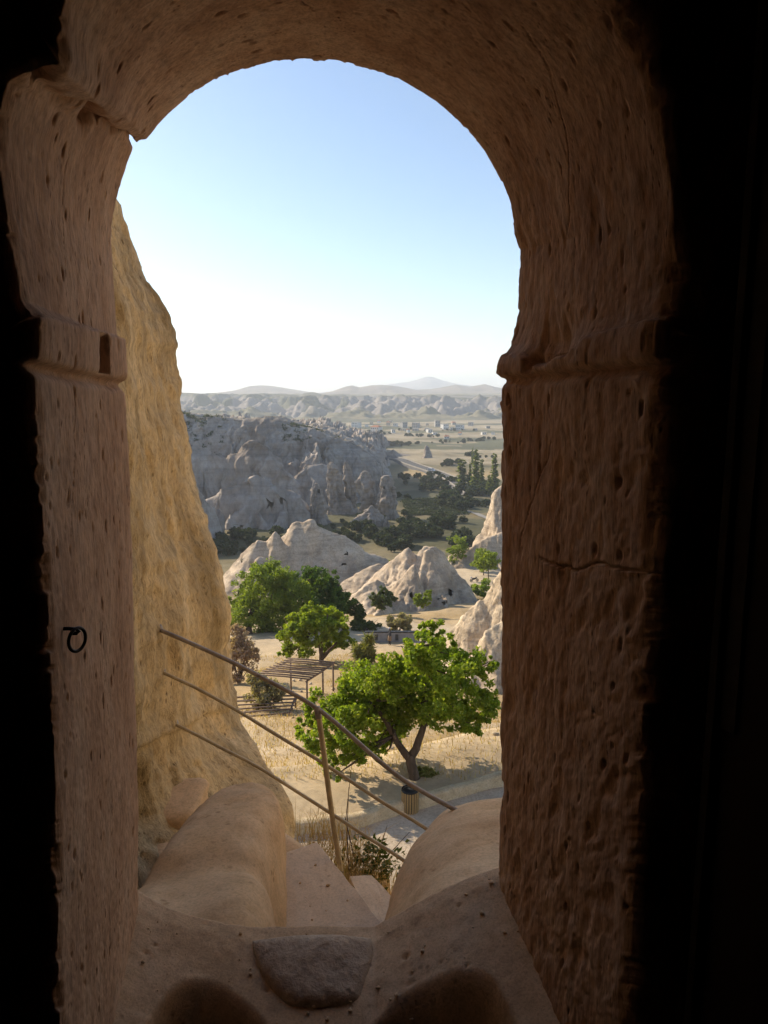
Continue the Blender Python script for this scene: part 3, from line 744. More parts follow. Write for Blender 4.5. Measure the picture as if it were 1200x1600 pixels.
# crack running across the left haunch
cr = (U - (s_[23] + 0.004 + 0.02 * fbm(T * 6, 3.3, 0, 3, 411)))
d = d - 0.026 * np.exp(-(cr / 0.007) ** 2) * (0.35 + 0.65 * (fbm(T * 7, 1.0, 0, 2, 412) > -0.1)) * (T > 0.0)
d = d - 0.016 * np.exp(-((T - 0.45) / 0.06) ** 2 - (cr / 0.02) ** 2)
# chipped arrises
d = d - (0.003 + 0.014 * np.clip(fbm(U * 13, 7.7, 0, 4, 413, 2.3, 0.65), 0, 1)) * np.exp(-((1 - T) / 0.016) ** 2)
d = d - (0.003 + 0.010 * np.clip(fbm(U * 18, 2.7, 0, 4, 414, 2.3, 0.65), 0, 1)) * np.exp(-(T / 0.018) ** 2)
SF = SF + nrm[:, None, :] * d[..., None]
# room face and outer face: rings that leave the edges
rows_in = []
for k, (f, dy) in enumerate([(0.015, -0.006), (0.05, -0.012), (0.15, -0.02), (0.5, -0.03), (1.2, -0.035), (2.6, -0.04), (4.5, -0.04)]):
    P = SF[:, 0] - nrm * f; P[:, 1] = Y_IN + dy + 0.006 * fbm(P[:, 0] * 9, P[:, 2] * 9, k, 3, 420); rows_in.append(P)
rows_out = []  # outer face
for k, (f, dy) in enumerate([(0.012, 0.006), (0.04, 0.016), (0.12, 0.03), (0.4, 0.06), (1.2, 0.04), (3.0, -0.2), (7.0, -0.9), (12.0, -2.5)]):
    P = SF[:, -1] - nrm * f; P[:, 1] = Y_OUT + dy + 0.012 * fbm(P[:, 0] * 5, P[:, 2] * 5, k, 3, 421); rows_out.append(P)
ALL = np.concatenate([np.stack(rows_in[::-1], 1), SF, np.stack(rows_out, 1)], 1)
wall = add('cave_wall', ALL.reshape(-1, 3), grid_faces(NU, ALL.shape[1]), M['jamb'])
tag(wall, 'thick carved tan rock wall pierced by the round-arched doorway', 'wall')

# unseen buttress right of the doorway, added to bounce sunlight onto jamb and steps
vb, ub_ = np.meshgrid(np.linspace(0, 1, 60), np.linspace(0, 1, 50), indexing='ij')
bxs = np.interp(vb, [0, 0.2, 0.5, 0.8, 1.0], [0.95, 1.5, 2.2, 3.3, 5.5]); bys = np.interp(vb, [0, 0.2, 0.5, 0.8, 1.0], [1.70, 2.3, 4.4, 6.6, 7.6])
bzs = -9 + ub_ * (15.5 - 3.0 * vb)
bxs = bxs + 0.16 * (bzs - 1).clip(0) + 0.35 * fbm(bxs * 0.6, bys * 0.6, bzs * 0.6, 4, 425) * sstep(0, 0.15, vb)
bys = bys - 0.10 * (bzs - 1).clip(0) * vb
add('bounce_buttress', np.stack([bxs, bys, bzs], -1).reshape(-1, 3), grid_faces(60, 50), M['tuff_near'], parent=wall)

# worn sill of the doorway: crest, hollows and humps
crest_px = [(150, 1395), (200, 1408), (218, 1420), (250, 1438), (300, 1455), (345, 1465), (390, 1472), (585, 1466), (600, 1457), (650, 1430), (700, 1402), (740, 1388), (778, 1374), (830, 1352), (900, 1320)]
CR = np.array([PY(a, b, 1.74) for a, b in crest_px])
xs = np.linspace(-0.80, 0.62, 230); ys = np.concatenate([np.linspace(0.9, 1.40, 20), np.linspace(1.405, 2.15, 150)])
X, Y = np.meshgrid(xs, ys, indexing='ij')
zc = np.interp(X, CR[:, 0], CR[:, 2])
hol_px = [(60, 1560), (150, 1600), (200, 1640), (222, 1590), (250, 1556), (300, 1546), (350, 1556), (400, 1590), (430, 1625), (560, 1625), (620, 1570), (670, 1535), (720, 1520), (770, 1525), (800, 1560), (820, 1620), (880, 1620), (1000, 1620)]
HP = np.array([PZ(a, b, EYE - float(np.interp(PY(a, b, 1.6)[0], CR[:, 0], CR[:, 2])) + 0.03) for a, b in hol_px])
yh = np.interp(X, HP[:, 0], HP[:, 1]) + 0.006 * fbm(X * 9, 0.5, 0, 3, 431)
for _ in range(10): yh[1:-1] = (yh[:-2] + yh[1:-1] * 2 + yh[2:]) / 4
q = 1.74 - Y
Z = zc - 0.10 * np.clip(q, 0, 1) ** 1.3 * 1.5
Z = Z - 0.34 * sstep(-0.02, 0.14, yh - Y) - 0.2 * sstep(0.0, 0.6, yh - Y)
Z = Z - 0.9 * sstep(0.03, 0.30, Y - 1.76) - 0.10 * np.clip(Y - 1.74, 0, 1)
Z = Z + 0.008 * fbm(X * 5, Y * 5, 0, 3, 432) + 0.0012 * fbm(X * 40, Y * 40, 0, 3, 433)
for k in range(38):
    x0, y0 = rng.uniform(-0.7, 0.5), rng.uniform(1.45, 1.76); a = 0.0025 + 0.007 * rng.random() ** 3
    Z -= np.exp(-(((X - x0) / a) ** 2 + ((Y - y0) / a) ** 2)) * rng.uniform(0.004, 0.012)
sill = add('sill', np.stack([X, Y, Z], -1).reshape(-1, 3), grid_faces(len(xs), len(ys)), M['sill'], parent=wall)

# the dark chamber the camera stands in
def sheet(name, label, quad, mat, n=30, amp=0.03, seed=0):
    a, b, c, e = [np.array(v, float) for v in quad]
    s, t = np.meshgrid(np.linspace(0, 1, n), np.linspace(0, 1, n), indexing='ij')
    P = (a * ((1-s)*(1-t))[..., None] + b * (s*(1-t))[..., None] + c * (s*t)[..., None] + e * ((1-s)*t)[..., None])
    nn = np.cross(b - a, e - a); nn /= np.linalg.norm(nn)
    P = P + nn * (amp * fbm(P[..., 0] * 2, P[..., 1] * 2, P[..., 2] * 2, 4, seed))[..., None]
    o = add(name, P.reshape(-1, 3), grid_faces(n, n), mat)
    return tag(o, label, kind='structure')
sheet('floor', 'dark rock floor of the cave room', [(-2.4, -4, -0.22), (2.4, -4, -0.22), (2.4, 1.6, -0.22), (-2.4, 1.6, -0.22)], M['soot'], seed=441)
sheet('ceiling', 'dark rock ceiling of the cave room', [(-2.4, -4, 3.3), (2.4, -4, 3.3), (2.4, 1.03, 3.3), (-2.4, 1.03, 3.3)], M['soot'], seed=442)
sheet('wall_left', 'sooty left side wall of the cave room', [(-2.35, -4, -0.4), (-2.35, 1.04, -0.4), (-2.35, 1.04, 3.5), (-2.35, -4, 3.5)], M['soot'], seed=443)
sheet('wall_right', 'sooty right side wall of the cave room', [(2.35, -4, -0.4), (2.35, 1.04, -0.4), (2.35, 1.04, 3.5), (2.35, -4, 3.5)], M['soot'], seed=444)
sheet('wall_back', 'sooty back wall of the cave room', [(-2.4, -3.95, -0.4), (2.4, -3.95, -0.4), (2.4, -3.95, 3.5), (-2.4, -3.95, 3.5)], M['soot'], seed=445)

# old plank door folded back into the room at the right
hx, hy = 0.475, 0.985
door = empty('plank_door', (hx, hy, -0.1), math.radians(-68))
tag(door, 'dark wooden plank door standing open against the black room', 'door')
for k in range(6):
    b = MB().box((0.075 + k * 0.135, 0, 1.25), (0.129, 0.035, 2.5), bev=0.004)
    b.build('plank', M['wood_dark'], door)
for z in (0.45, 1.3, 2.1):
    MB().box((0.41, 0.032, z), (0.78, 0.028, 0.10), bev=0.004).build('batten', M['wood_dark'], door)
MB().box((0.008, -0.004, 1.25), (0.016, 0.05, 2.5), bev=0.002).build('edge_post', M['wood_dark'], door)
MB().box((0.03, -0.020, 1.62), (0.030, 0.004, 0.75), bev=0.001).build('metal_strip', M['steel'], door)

# iron ring on the left reveal
rp = PD(112, 985, 1.165)
ring = empty('iron_ring', rp)
tag(ring, 'small black iron ring hanging on the carved left jamb', 'ring')
jn = np.array([1.0, -0.18, 0.0]); jn /= np.linalg.norm(jn)
w = np.linspace(0, 2 * math.pi, 33)[:-1]
ax = np.array([0.33, 0.92, 0]); ax /= np.linalg.norm(ax)
Rr_ = 0.0185
cc = np.array([0.006, 0.004, -0.0165])
V, F = [], []
for i, a in enumerate(w):
    for k in range(10):
        b = 2 * math.pi * k / 10
        rad = Rr_ + 0.0027 * math.cos(b)
        ctr = ax * math.cos(a) * rad + np.array([0, 0, 1]) * math.sin(a) * rad
        V.append(cc + ctr + np.cross(ax, [0, 0, 1]) * 0.0027 * math.sin(b))
for i in range(32):
    for k in range(10):
        F.append((i*10+k, ((i+1) % 32)*10+k, ((i+1) % 32)*10+(k+1) % 10, i*10+(k+1) % 10))
add('ring', V, F, M['iron'], ring)
MB().tube([(-0.05, -0.004, 0.003), (-0.004, 0.0, 0.003), (0.006, 0.003, 0.001), (0.010, 0.004, -0.003), (0.006, 0.004, -0.006), (-0.004, 0.002, -0.006)], 0.003, 8).build('staple', M['iron'], ring, True)

# wedge of grey stone lying on the sill
def blob_rock(name, label, c, dims, seed, mat, cat='stone', rough=0.18, parent=None, sq=3.0, n=48, m=30, freq=2.2):
    th = np.linspace(0, 2 * math.pi, n, endpoint=False); ph = np.linspace(-math.pi / 2, math.pi / 2, m)
    Tt, Pp = np.meshgrid(th, ph, indexing='ij')
    D = np.stack([np.cos(Pp) * np.cos(Tt), np.cos(Pp) * np.sin(Tt), np.sin(Pp)], -1)
    k = (np.abs(D) ** sq).sum(-1) ** (-1 / sq)
    k = k * (1 + rough * fbm(D[..., 0] * freq, D[..., 1] * freq, D[..., 2] * freq, 4, seed))
    V = D * k[..., None] * (np.asarray(dims) / 2)
    o = add(name, (V + np.asarray(c)).reshape(-1, 3), grid_faces(n, m, True), mat, parent, origin=np.asarray(c) - np.array([0, 0, dims[2] / 2]))
    if label: tag(o, label, cat)
    return o, V
sc_ = PY(487, 1512, 1.615)
n_, m_2 = 60, 40
tx, ty = np.meshgrid(np.linspace(-1, 1, n_), np.linspace(-1, 1, m_2), indexing='ij')
# trapezoid wedge: wide at the top edge, narrowing downwards
top_l, top_r = PY(380, 1466, 1.745), PY(592, 1460, 1.75)
bot_l, bot_r = PY(440, 1582, 1.55), PY(566, 1578, 1.55)
gx_, gy_ = tx * np.sqrt(1 - ty ** 2 / 2), ty * np.sqrt(1 - tx ** 2 / 2)
gx_, gy_ = tx * 0.6 + gx_ * 0.4, ty * 0.6 + gy_ * 0.4
s, t = (gx_ + 1) / 2, (gy_ + 1) / 2
Pp = ((bot_l * (1-s)[..., None] + bot_r * s[..., None]) * (1-t)[..., None] + (top_l * (1-s)[..., None] + top_r * s[..., None]) * t[..., None])
edge = (1 - np.abs(tx) ** 4) * (1 - np.abs(ty) ** 4)
nf = np.array([0, -0.55, 0.83])
Pp = Pp + nf * (0.045 * edge ** 0.6 + 0.006 * fbm(Pp[..., 0] * 16, Pp[..., 1] * 16, Pp[..., 2] * 16, 4, 450) + 0.004)[..., None]
back = Pp - nf * 0.09
VV = np.concatenate([Pp.reshape(-1, 3), back.reshape(-1, 3)])
FF = [tuple(int(i) for i in f) for f in grid_faces(n_, m_2)] + [tuple(int(i) + n_ * m_2 for i in f[::-1]) for f in grid_faces(n_, m_2)]
rim = [i * m_2 for i in range(n_)] + [(n_-1) * m_2 + j for j in range(1, m_2)] + [i * m_2 + m_2 - 1 for i in range(n_ - 2, -1, -1)] + [j for j in range(m_2 - 2, 0, -1)]
for a, b in zip(rim, rim[1:] + rim[:1]): FF.append((b, a, a + n_ * m_2, b + n_ * m_2))
o = add('threshold_stone', VV, FF, M['grey_stone'], origin=(sc_[0], sc_[1], sc_[2] - 0.08))
tag(o, 'rough grey wedge stone set in the middle of the door sill', 'stone')

# ------------------------------------------------------------------ outside the door: outcrop, boulders, steps
# golden outcrop at the left, a fin of rock running away from the cliff
sil = [(-60, -1000), (40, -500), (95, -150), (150, 180), (178, 330), (198, 372), (228, 437), (262, 496), (270, 520), (273, 580), (285, 660), (300, 730), (310, 770), (325, 825), (340, 880), (354, 945), (357, 1000), (360, 1045), (370, 1105), (385, 1150), (405, 1190), (430, 1228), (455, 1268), (462, 1300), (470, 1420), (480, 1600)]
sy = np.array([p[1] for p in sil], float); sx = np.array([p[0] for p in sil], float)
pys = np.linspace(-900, 1600, 460)
NR, NC = 460, 170
Vg = np.zeros((NR, NC, 3))
for i, py in enumerate(pys):
    xe = np.interp(py, sy, sx) + 3.0 * float(fbm(py * 0.03, 0.0, 0, 4, 460)) + 1.5 * float(fbm(py * 0.15, 2.0, 0, 2, 461))
    dE = float(np.interp(py, [-900, 300, 600, 1000, 1250, 1600], [4.6, 5.6, 6.2, 6.4, 5.2, 4.2]))
    E = PD(xe, py, dE)                                  # silhouette point
    d0 = float(np.interp(py, [-500, 600, 1000, 1250, 1600], [2.6, 2.8, 2.9, 2.8, 2.5]))
    S0 = PD(600, py, d0); S0[0] = float(np.interp(py, [-900, 330, 1000, 1120, 1220, 1600], [-1.30, -1.16, -1.2, -1.45, -1.95, -2.1])); S0[1] = 1.62
    for j in range(NC):
        q = j / (NC - 1)
        if q < 0.72:
            k = q / 0.72
            P = S0 * (1 - k) + E * k + np.array([0.28, 0.1, 0]) * (math.sin(math.pi * k) * 0.35) * (0.4 if py > 1100 else 1.0)
        else:
            k = (q - 0.72) / 0.28
            P = E + np.array([-2.6 * k ** 1.1, 1.1 * k ** 0.5 + 0.5 * k, -0.3 * k])
        Vg[i, j] = P
x, y, z = Vg[..., 0], Vg[..., 1], Vg[..., 2]
qq = np.linspace(0, 1, NC)[None]
wq = 1 - 0.85 * np.exp(-((qq - 0.72) / 0.03) ** 2)
k = (0.11 * fbm(x * 0.9, y * 0.9, z * 0.6, 3, 465) + 0.022 * fbm(x * 4, y * 4, z * 2.2, 4, 466) + 0.018 * fbm(x * 13, y * 13, z * 8, 3, 467)) * wq
for _ in range(260):
    i0, j0 = rng.integers(180, 440), rng.integers(50, 122)
    a = rng.uniform(0.012, 0.05); cpt = Vg[i0, j0]
    dd = ((x - cpt[0]) / a) ** 2 + ((y - cpt[1]) / a) ** 2 + ((z - cpt[2]) / (a * 1.7)) ** 2
    k = k - np.exp(-dd) * rng.uniform(0.3, 0.9) * a
Vg[..., 0] += k * 0.9; Vg[..., 1] -= k * 0.42
go = add('rock_outcrop', Vg.reshape(-1, 3), grid_faces(NR, NC), M['gold'], origin=(-1.6, 4.5, -2.0))
tag(go, 'tall golden pitted rock face leaning beside the doorway', 'rock')

# ledge of bare rock carrying the steps, falling away down the cliff
ZL = EYE - 2.46
edge = [(-3.2, 5.0), (-1.2, 4.3), (-0.62, 3.93), (-0.40, 3.70), (-0.03, 3.10), (0.12, 2.80), (0.5, 2.62), (1.2, 2.7), (2.6, 2.9)]
ex = np.array([e[0] for e in edge]); ey = np.array([e[1] for e in edge])
xs = np.linspace(-3.2, 2.6, 150); NYL = 70
V = np.zeros((150, NYL, 3))
for i, xx in enumerate(xs):
    ye = np.interp(xx, ex, ey)
    for j in range(NYL):
        if j < 46:
            yy = 1.7 + (ye - 1.7) * j / 45; zz = ZL + 0.02 * float(fbm(xx * 3, yy * 3, 0, 3, 470))
        else:
            k = (j - 45) / (NYL - 46); yy = ye + 0.05 * k * 12 + 0.25 * math.sin(k * 9 + xx); zz = ZL - 11.2 * k
        V[i, j] = (xx, yy, zz)
V[..., 1] += 0.03 * fbm(V[..., 0] * 2, V[..., 2] * 2, 0, 3, 471)
o = add('ledge', V.reshape(-1, 3), grid_faces(150, NYL), M['boulder'])
tag(o, 'bare rock ledge outside the door falling away to the path', kind='structure')

# big rounded parapet boulder at the left of the step
def loaf(name, label, rows, mat, seed, amp=0.02, top_pow=3.2, n=60, wob=0.05):
    """rows: list of (Y, xl, xr, ztop, zbot) from near to far; closed loaf with rounded shoulders."""
    rows = np.array(rows, float)
    m = 70
    tt = np.linspace(0, 1, m); src = np.linspace(0, 1, len(rows))
    R_ = np.stack([np.interp(tt, src, rows[:, k]) for k in range(5)], 1)
    R_ = smooth_open(R_, 6)
    th = np.linspace(math.pi, 0, n)
    V = np.zeros((m, n, 3))
    for j in range(m):
        Yv, xl, xr, zt, zb = R_[j]
        c, s = np.cos(th), np.sin(th)
        V[j, :, 0] = (xl + xr) / 2 + np.sign(c) * np.abs(c) ** (2 / top_pow) * (xr - xl) / 2
        V[j, :, 1] = Yv
        V[j, :, 2] = zb + (zt - zb) * np.abs(s) ** (2 / top_pow)
    x, y, z = V[..., 0], V[..., 1], V[..., 2]
    k = wob * fbm(x * 1.6, y * 1.6, z * 1.6, 3, seed) + amp * fbm(x * 7, y * 7, z * 7, 4, seed + 1)
    cen_ = np.stack([np.broadcast_to(((R_[:, 1] + R_[:, 2]) / 2)[:, None], x.shape), y, np.broadcast_to(R_[:, 4][:, None], x.shape)], -1)
    dr = V - cen_; dr /= np.linalg.norm(dr, axis=-1)[..., None] + 1e-6
    V = V + dr * k[..., None]
    F = grid_faces(m, n)
    o = add(name, V.reshape(-1, 3), F, mat, origin=((R_[:, 1].mean() + R_[:, 2].mean()) / 2, R_[:, 0].mean(), R_[:, 4].min()))
    return tag(o, label, 'rock')
zf = lambda dr: EYE - dr
loaf('boulder', 'large smooth rounded tan boulder at the left of the stone step', [
    (1.72, -0.92, -0.24, zf(1.52), zf(2.6)), (2.0, -0.98, -0.305, zf(1.60), zf(2.6)), (2.4, -1.02, -0.375, zf(1.735), zf(2.6)), (2.8, -1.0, -0.455, zf(1.86), zf(2.6)),
    (3.2, -0.97, -0.50, zf(1.95), zf(2.6)), (3.45, -0.95, -0.52, zf(2.0), zf(2.6)), (3.62, -0.92, -0.55, zf(2.08), zf(2.6)), (3.72, -0.86, -0.62, zf(2.38), zf(2.6))], M['boulder'], 481, amp=0.010, wob=0.065, top_pow=4.6)
loaf('boulder', 'smooth rounded tan boulder at the right of the step, half behind the jamb', [
    (1.80, -0.06, 1.3, zf(1.42), zf(2.7)), (2.1, -0.075, 1.4, zf(1.57), zf(2.7)), (2.4, -0.07, 1.5, zf(1.67), zf(2.7)), (2.7, -0.03, 1.5, zf(1.76), zf(2.7)), (3.0, 0.04, 1.5, zf(1.85), zf(2.7)), (3.3, 0.15, 1.5, zf(1.95), zf(2.7)), (3.5, 0.30, 1.4, zf(2.05), zf(2.7)), (3.65, 0.48, 1.3, zf(2.26), zf(2.7)), (3.72, 0.6, 1.2, zf(2.62), zf(2.7))], M['boulder'], 485, amp=0.009, wob=0.04, top_pow=4.0)
def slab_poly(name, label, px_pts, drop, thick, mat, seed, cat='step', amp=0.006):
    P = np.array([PZ(a, b, drop) for a, b in px_pts])[:, :2]
    # subdivide outline and nudge it
    out = []
    for a, b in zip(P, np.roll(P, -1, 0)):
        kk = max(2, int(np.linalg.norm(b - a) / 0.05))
        for q in range(kk): out.append(a + (b - a) * q / kk)
    out = np.array(out); c = out.mean(0)
    out = out + amp * np.stack([fbm(out[:, 0] * 8, out[:, 1] * 8, 0, 3, seed), fbm(out[:, 0] * 8, out[:, 1] * 8, 5, 3, seed)], 1)
    n = len(out); z = zf(drop)
    rings = []
    for f, dz in ((1.0, -thick), (1.0, -0.012), (0.992, -0.003), (0.975, 0.0), (0.8, 0.0), (0.5, 0.002), (0.2, 0.002)):
        Q = c + (out - c) * f
        zz = z + dz + (0.0025 * fbm(Q[:, 0] * 9, Q[:, 1] * 9, 0, 3, seed + 2) if f < 1 else 0)
        rings.append(np.column_stack([Q, np.broadcast_to(zz, n)]))
    V = np.concatenate(rings); F = []
    for r in range(len(rings) - 1):
        for i in range(n): F.append((r*n+i, r*n+(i+1) % n, (r+1)*n+(i+1) % n, (r+1)*n+i))
    F.append(tuple((len(rings)-1)*n + i for i in range(n)))
    o = add(name, V, F, mat, smooth=False, origin=(c[0], c[1], z - thick))
    return tag(o, label, cat)
slab_poly('stone_step', 'broad flat pale step slab below the door sill', [(428, 1338), (452, 1330), (495, 1315), (598, 1442), (640, 1500), (600, 1560), (430, 1560), (420, 1450)], 2.40, 0.12, M['slab'], 491)
slab_poly('stone_step', 'lower pale step slab peeping past the first slab edge', [(545, 1368), (580, 1366), (622, 1412), (660, 1470), (600, 1500)], 2.62, 0.5, M['slab'], 492)
blob_rock('flat_stone', 'flat pale stone at the foot of the golden rock face', PZ(262, 1262, 2.36), (0.42, 0.46, 0.17), 493, M['boulder'], 'stone', 0.06, sq=5.5, freq=1.3)
blob_rock('flat_stone', 'lower flat pale stone wedged behind the rounded boulder', PZ(222, 1322, 2.40), (0.34, 0.40, 0.14), 494, M['boulder'], 'stone', 0.06, sq=5.5, freq=1.3)

# hand rail: one post, three rails let into the outcrop
bpy.context.view_layer.update()
def rock_depth(px, py):
    r = ray(px, py); o0 = Vector((0, 0, EYE)) - go.location
    ok, loc, nr, idx = go.ray_cast(o0 + Vector(r) * 2.2, Vector(r).normalized())
    return float((loc - o0).length / np.linalg.norm(r)) if ok else 3.8
DA, DB, DC_ = rock_depth(250, 985), rock_depth(255, 1052), rock_depth(275, 1132)
rail = empty('handrail', PZ(531, 1352, 2.42))
tag(rail, 'bent three-bar metal handrail beside the steps', 'handrail')
ro = np.array(rail.location)
def rel(P): return np.array(P) - ro
def curve_pts(P, n=40, wob=0.0, seed=0):
    P = np.array(P); t = np.linspace(0, 1, len(P)); q = np.linspace(0, 1, n)
    C = np.stack([np.interp(q, t, P[:, k]) for k in range(3)], 1)
    C = smooth_open(C, 4)
    if wob: C = C + wob * np.stack([fbm(q * 6, k * 3.3, 0, 2, seed + k) for k in range(3)], 1)
    return C
MB().tube(curve_pts([rel(PD(533, 1362, 3.86)), rel(PD(518, 1270, 3.84)), rel(PD(508, 1190, 3.83)), rel(PD(497, 1112, 3.82))], 16), 0.0145, 10).build('post', M['rail_tan'], rail, True)
tr = curve_pts([rel(PD(240, 979, DA + 0.12)), rel(PD(250, 984, DA)), rel(PD(300, 1005, DA * 0.78 + 3.82 * 0.22)), rel(PD(370, 1038, DA * 0.5 + 3.82 * 0.5)), rel(PD(440, 1074, DA * 0.2 + 3.82 * 0.8)), rel(PD(497, 1108, 3.82)), rel(PD(560, 1160, 3.72)), rel(PD(625, 1216, 3.64)), rel(PD(680, 1248, 3.58)), rel(PD(728, 1274, 3.52)), rel(PD(800, 1312, 3.45))], 60, 0.004, 500)
MB().tube(tr, 0.0115, 10).build('top_rail', M['rail_dark'], rail, True)
MB().tube(curve_pts([rel(PD(245, 1046, DB + 0.1)), rel(PD(256, 1052, DB)), rel(PD(300, 1072, DB * 0.82 + 3.85 * 0.18)), rel(PD(400, 1128, DB * 0.42 + 3.85 * 0.58)), rel(PD(512, 1196, 3.85)), rel(PD(600, 1254, 3.68)), rel(PD(675, 1301, 3.55)), rel(PD(760, 1352, 3.45))], 50, 0.004, 510), 0.0092, 10).build('middle_rail', M['rail_tan'], rail, True)
MB().tube(curve_pts([rel(PD(264, 1126, DC_ + 0.1)), rel(PD(276, 1132, DC_)), rel(PD(330, 1160, DC_ * 0.76 + 3.86 * 0.24)), rel(PD(420, 1208, DC_ * 0.4 + 3.86 * 0.6)), rel(PD(520, 1272, 3.86)), rel(PD(575, 1308, 3.72)), rel(PD(632, 1344, 3.6)), rel(PD(700, 1388, 3.5))], 50, 0.004, 520), 0.0092, 10).build('lower_rail', M['rail_tan'], rail, True)
for (a, b, dd) in ((246, 982, DA + 0.03), (251, 1050, DB + 0.03), (271, 1130, DC_ + 0.03)):
    MB().tube([rel(PD(a, b, dd)), rel(PD(a + 4, b + 2, dd + 0.003)), rel(PD(a + 7, b + 3.5, dd + 0.006))], [0.030, 0.026, 0.013], 10).build('socket', M['rail_dark'], rail, True)
MB().tube([rel(PD(495, 1104, 3.82)), rel(PD(498, 1122, 3.82))], 0.018, 10).build('clamp', M['rail_dark'], rail, True)

# ------------------------------------------------------------------ path, kerb
KP = [(-9.0, 19.0), (-4.5, 19.5), (-0.8, 20.15), (0.84, 21.05), (2.3, 21.8), (3.65, 22.45), (6.0, 23.3), (9.0, 24.0), (14, 24.4)]
kx = np.array([p[0] for p in KP]); ky = np.array([p[1] for p in KP])
PZ_ = zf(12.80)
xs = np.linspace(-9, 14, 90); nvp = 40
V = np.zeros((90, nvp, 3))
for i, xx in enumerate(xs):
    ye = np.interp(xx, kx, ky); yy = np.linspace(9.0, ye, nvp)
    V[i, :, 0] = xx; V[i, :, 1] = yy
V[..., 2] = PZ_ + 0.06 + 0.012 * fbm(V[..., 0] * 0.8, V[..., 1] * 0.8, 0, 3, 601)
o = add('path', V.reshape(-1, 3), grid_faces(90, nvp), M['path'])
tag(o, 'grey paved path below the handrail', kind='structure')
xs = np.linspace(-9, 14, 240); prof = [(-0.02, -0.3), (0.0, 0.36), (0.03, 0.40), (0.30, 0.41), (0.34, 0.38), (0.36, -0.3)]
V = np.zeros((240, len(prof), 3))
for i, xx in enumerate(xs):
    ye = np.interp(xx, kx, ky)
    for j, (a, b) in enumerate(prof): V[i, j] = (xx, ye + a, PZ_ + b)
V[..., 1] += 0.04 * fbm(V[..., 0] * 1.5, V[..., 2] * 2, 0, 3, 602); V[:, 1:-1, 2] += 0.03 * fbm(V[:, 1:-1, 0] * 1.8, V[:, 1:-1, 1] * 1.2, 0, 3, 603)
o = add('kerb', V.reshape(-1, 3), grid_faces(240, len(prof)), M['kerb'])
tag(o, 'low ochre stone kerb between path and dry ground', kind='structure')
xs = np.linspace(-9, 14, 100)
V = np.zeros((100, 12, 3))
for i, xx in enumerate(xs):
    ye = np.interp(xx, kx, ky); yy = np.linspace(ye + 0.33, ye + 5.0, 12)
    V[i, :, 0] = xx; V[i, :, 1] = yy; V[i, :, 2] = np.maximum(PZ_ + 0.27 * (1 - sstep(2.5, 5.0, yy - ye)), 0 * yy - 99)
    V[i, :, 2] = np.where(yy - ye > 4.4, H(xx, yy) - 0.15, np.maximum(V[i, :, 2], H(xx, yy) + 0.01))
V[..., 2] += 0.02 * fbm(V[..., 0] * 1.3, V[..., 1] * 1.3, 0, 3, 605)
vcol = np.broadcast_to(np.array([0.46, 0.35, 0.215]), V.shape) * (1 + 0.2 * fbm(V[..., 0] * 0.9, V[..., 1] * 0.9, 0, 4, 606))[..., None]
o = add('ground_strip', V.reshape(-1, 3), grid_faces(100, 12), M['terrain'], col=vcol.reshape(-1, 3))
tag(o, 'pale trodden earth strip behind the kerb under the tree', kind='structure')
def ground_z(x, y):
    ye = np.interp(x, kx, ky)
    if ye + 0.33 < y < ye + 4.2: return max(float(H(x, y)) + 0.01, PZ_ + 0.27 * float(1 - sstep(2.5, 5.0, y - ye)))
    return float(H(x, y))

# slatted litter bin at the foot of the tree
bx = PZ(641, 1264, 12.55)
bin_ = empty('litter_bin', (bx[0], bx[1] + 0.25, ground_z(bx[0], bx[1] + 0.45)))
tag(bin_, 'round litter bin of upright wooden slats by the kerb', 'litter bin')
th = np.linspace(0, 2 * math.pi, 33)
MB().tube([(0, 0, 0.06), (0, 0, 0.72)], 0.235, 24).build('liner', M['black'], bin_, True)
for zz in (0.14, 0.62):
    MB().tube([(0, 0, zz), (0, 0, zz + 0.035)], 0.247, 24).build('hoop', M['black'], bin_, True)
slat_me = None
for k in range(20):
    a = 2 * math.pi * k / 20
    if slat_me is None:
        b = MB().box((0, 0, 0.36), (0.022, 0.058, 0.72), bev=0.004)
        slat_me = mesh_from('slat', np.concatenate(b.V), b.F, M['slat'], False)
    add_mesh('slat', slat_me, bin_, (0.262 * math.cos(a), 0.262 * math.sin(a), 0.0), (0, 0, a))
MB().tube([(0.25 * math.cos(a), 0.25 * math.sin(a), 0.75) for a in th], 0.022, 8).build('rim', M['black'], bin_, True)
MB().tube([(-0.24, 0, 0.76), (-0.22, 0, 0.86), (0, 0, 0.90), (0.22, 0, 0.86), (0.24, 0, 0.76)], 0.012, 6).build('hood_bar', M['black'], bin_, True)

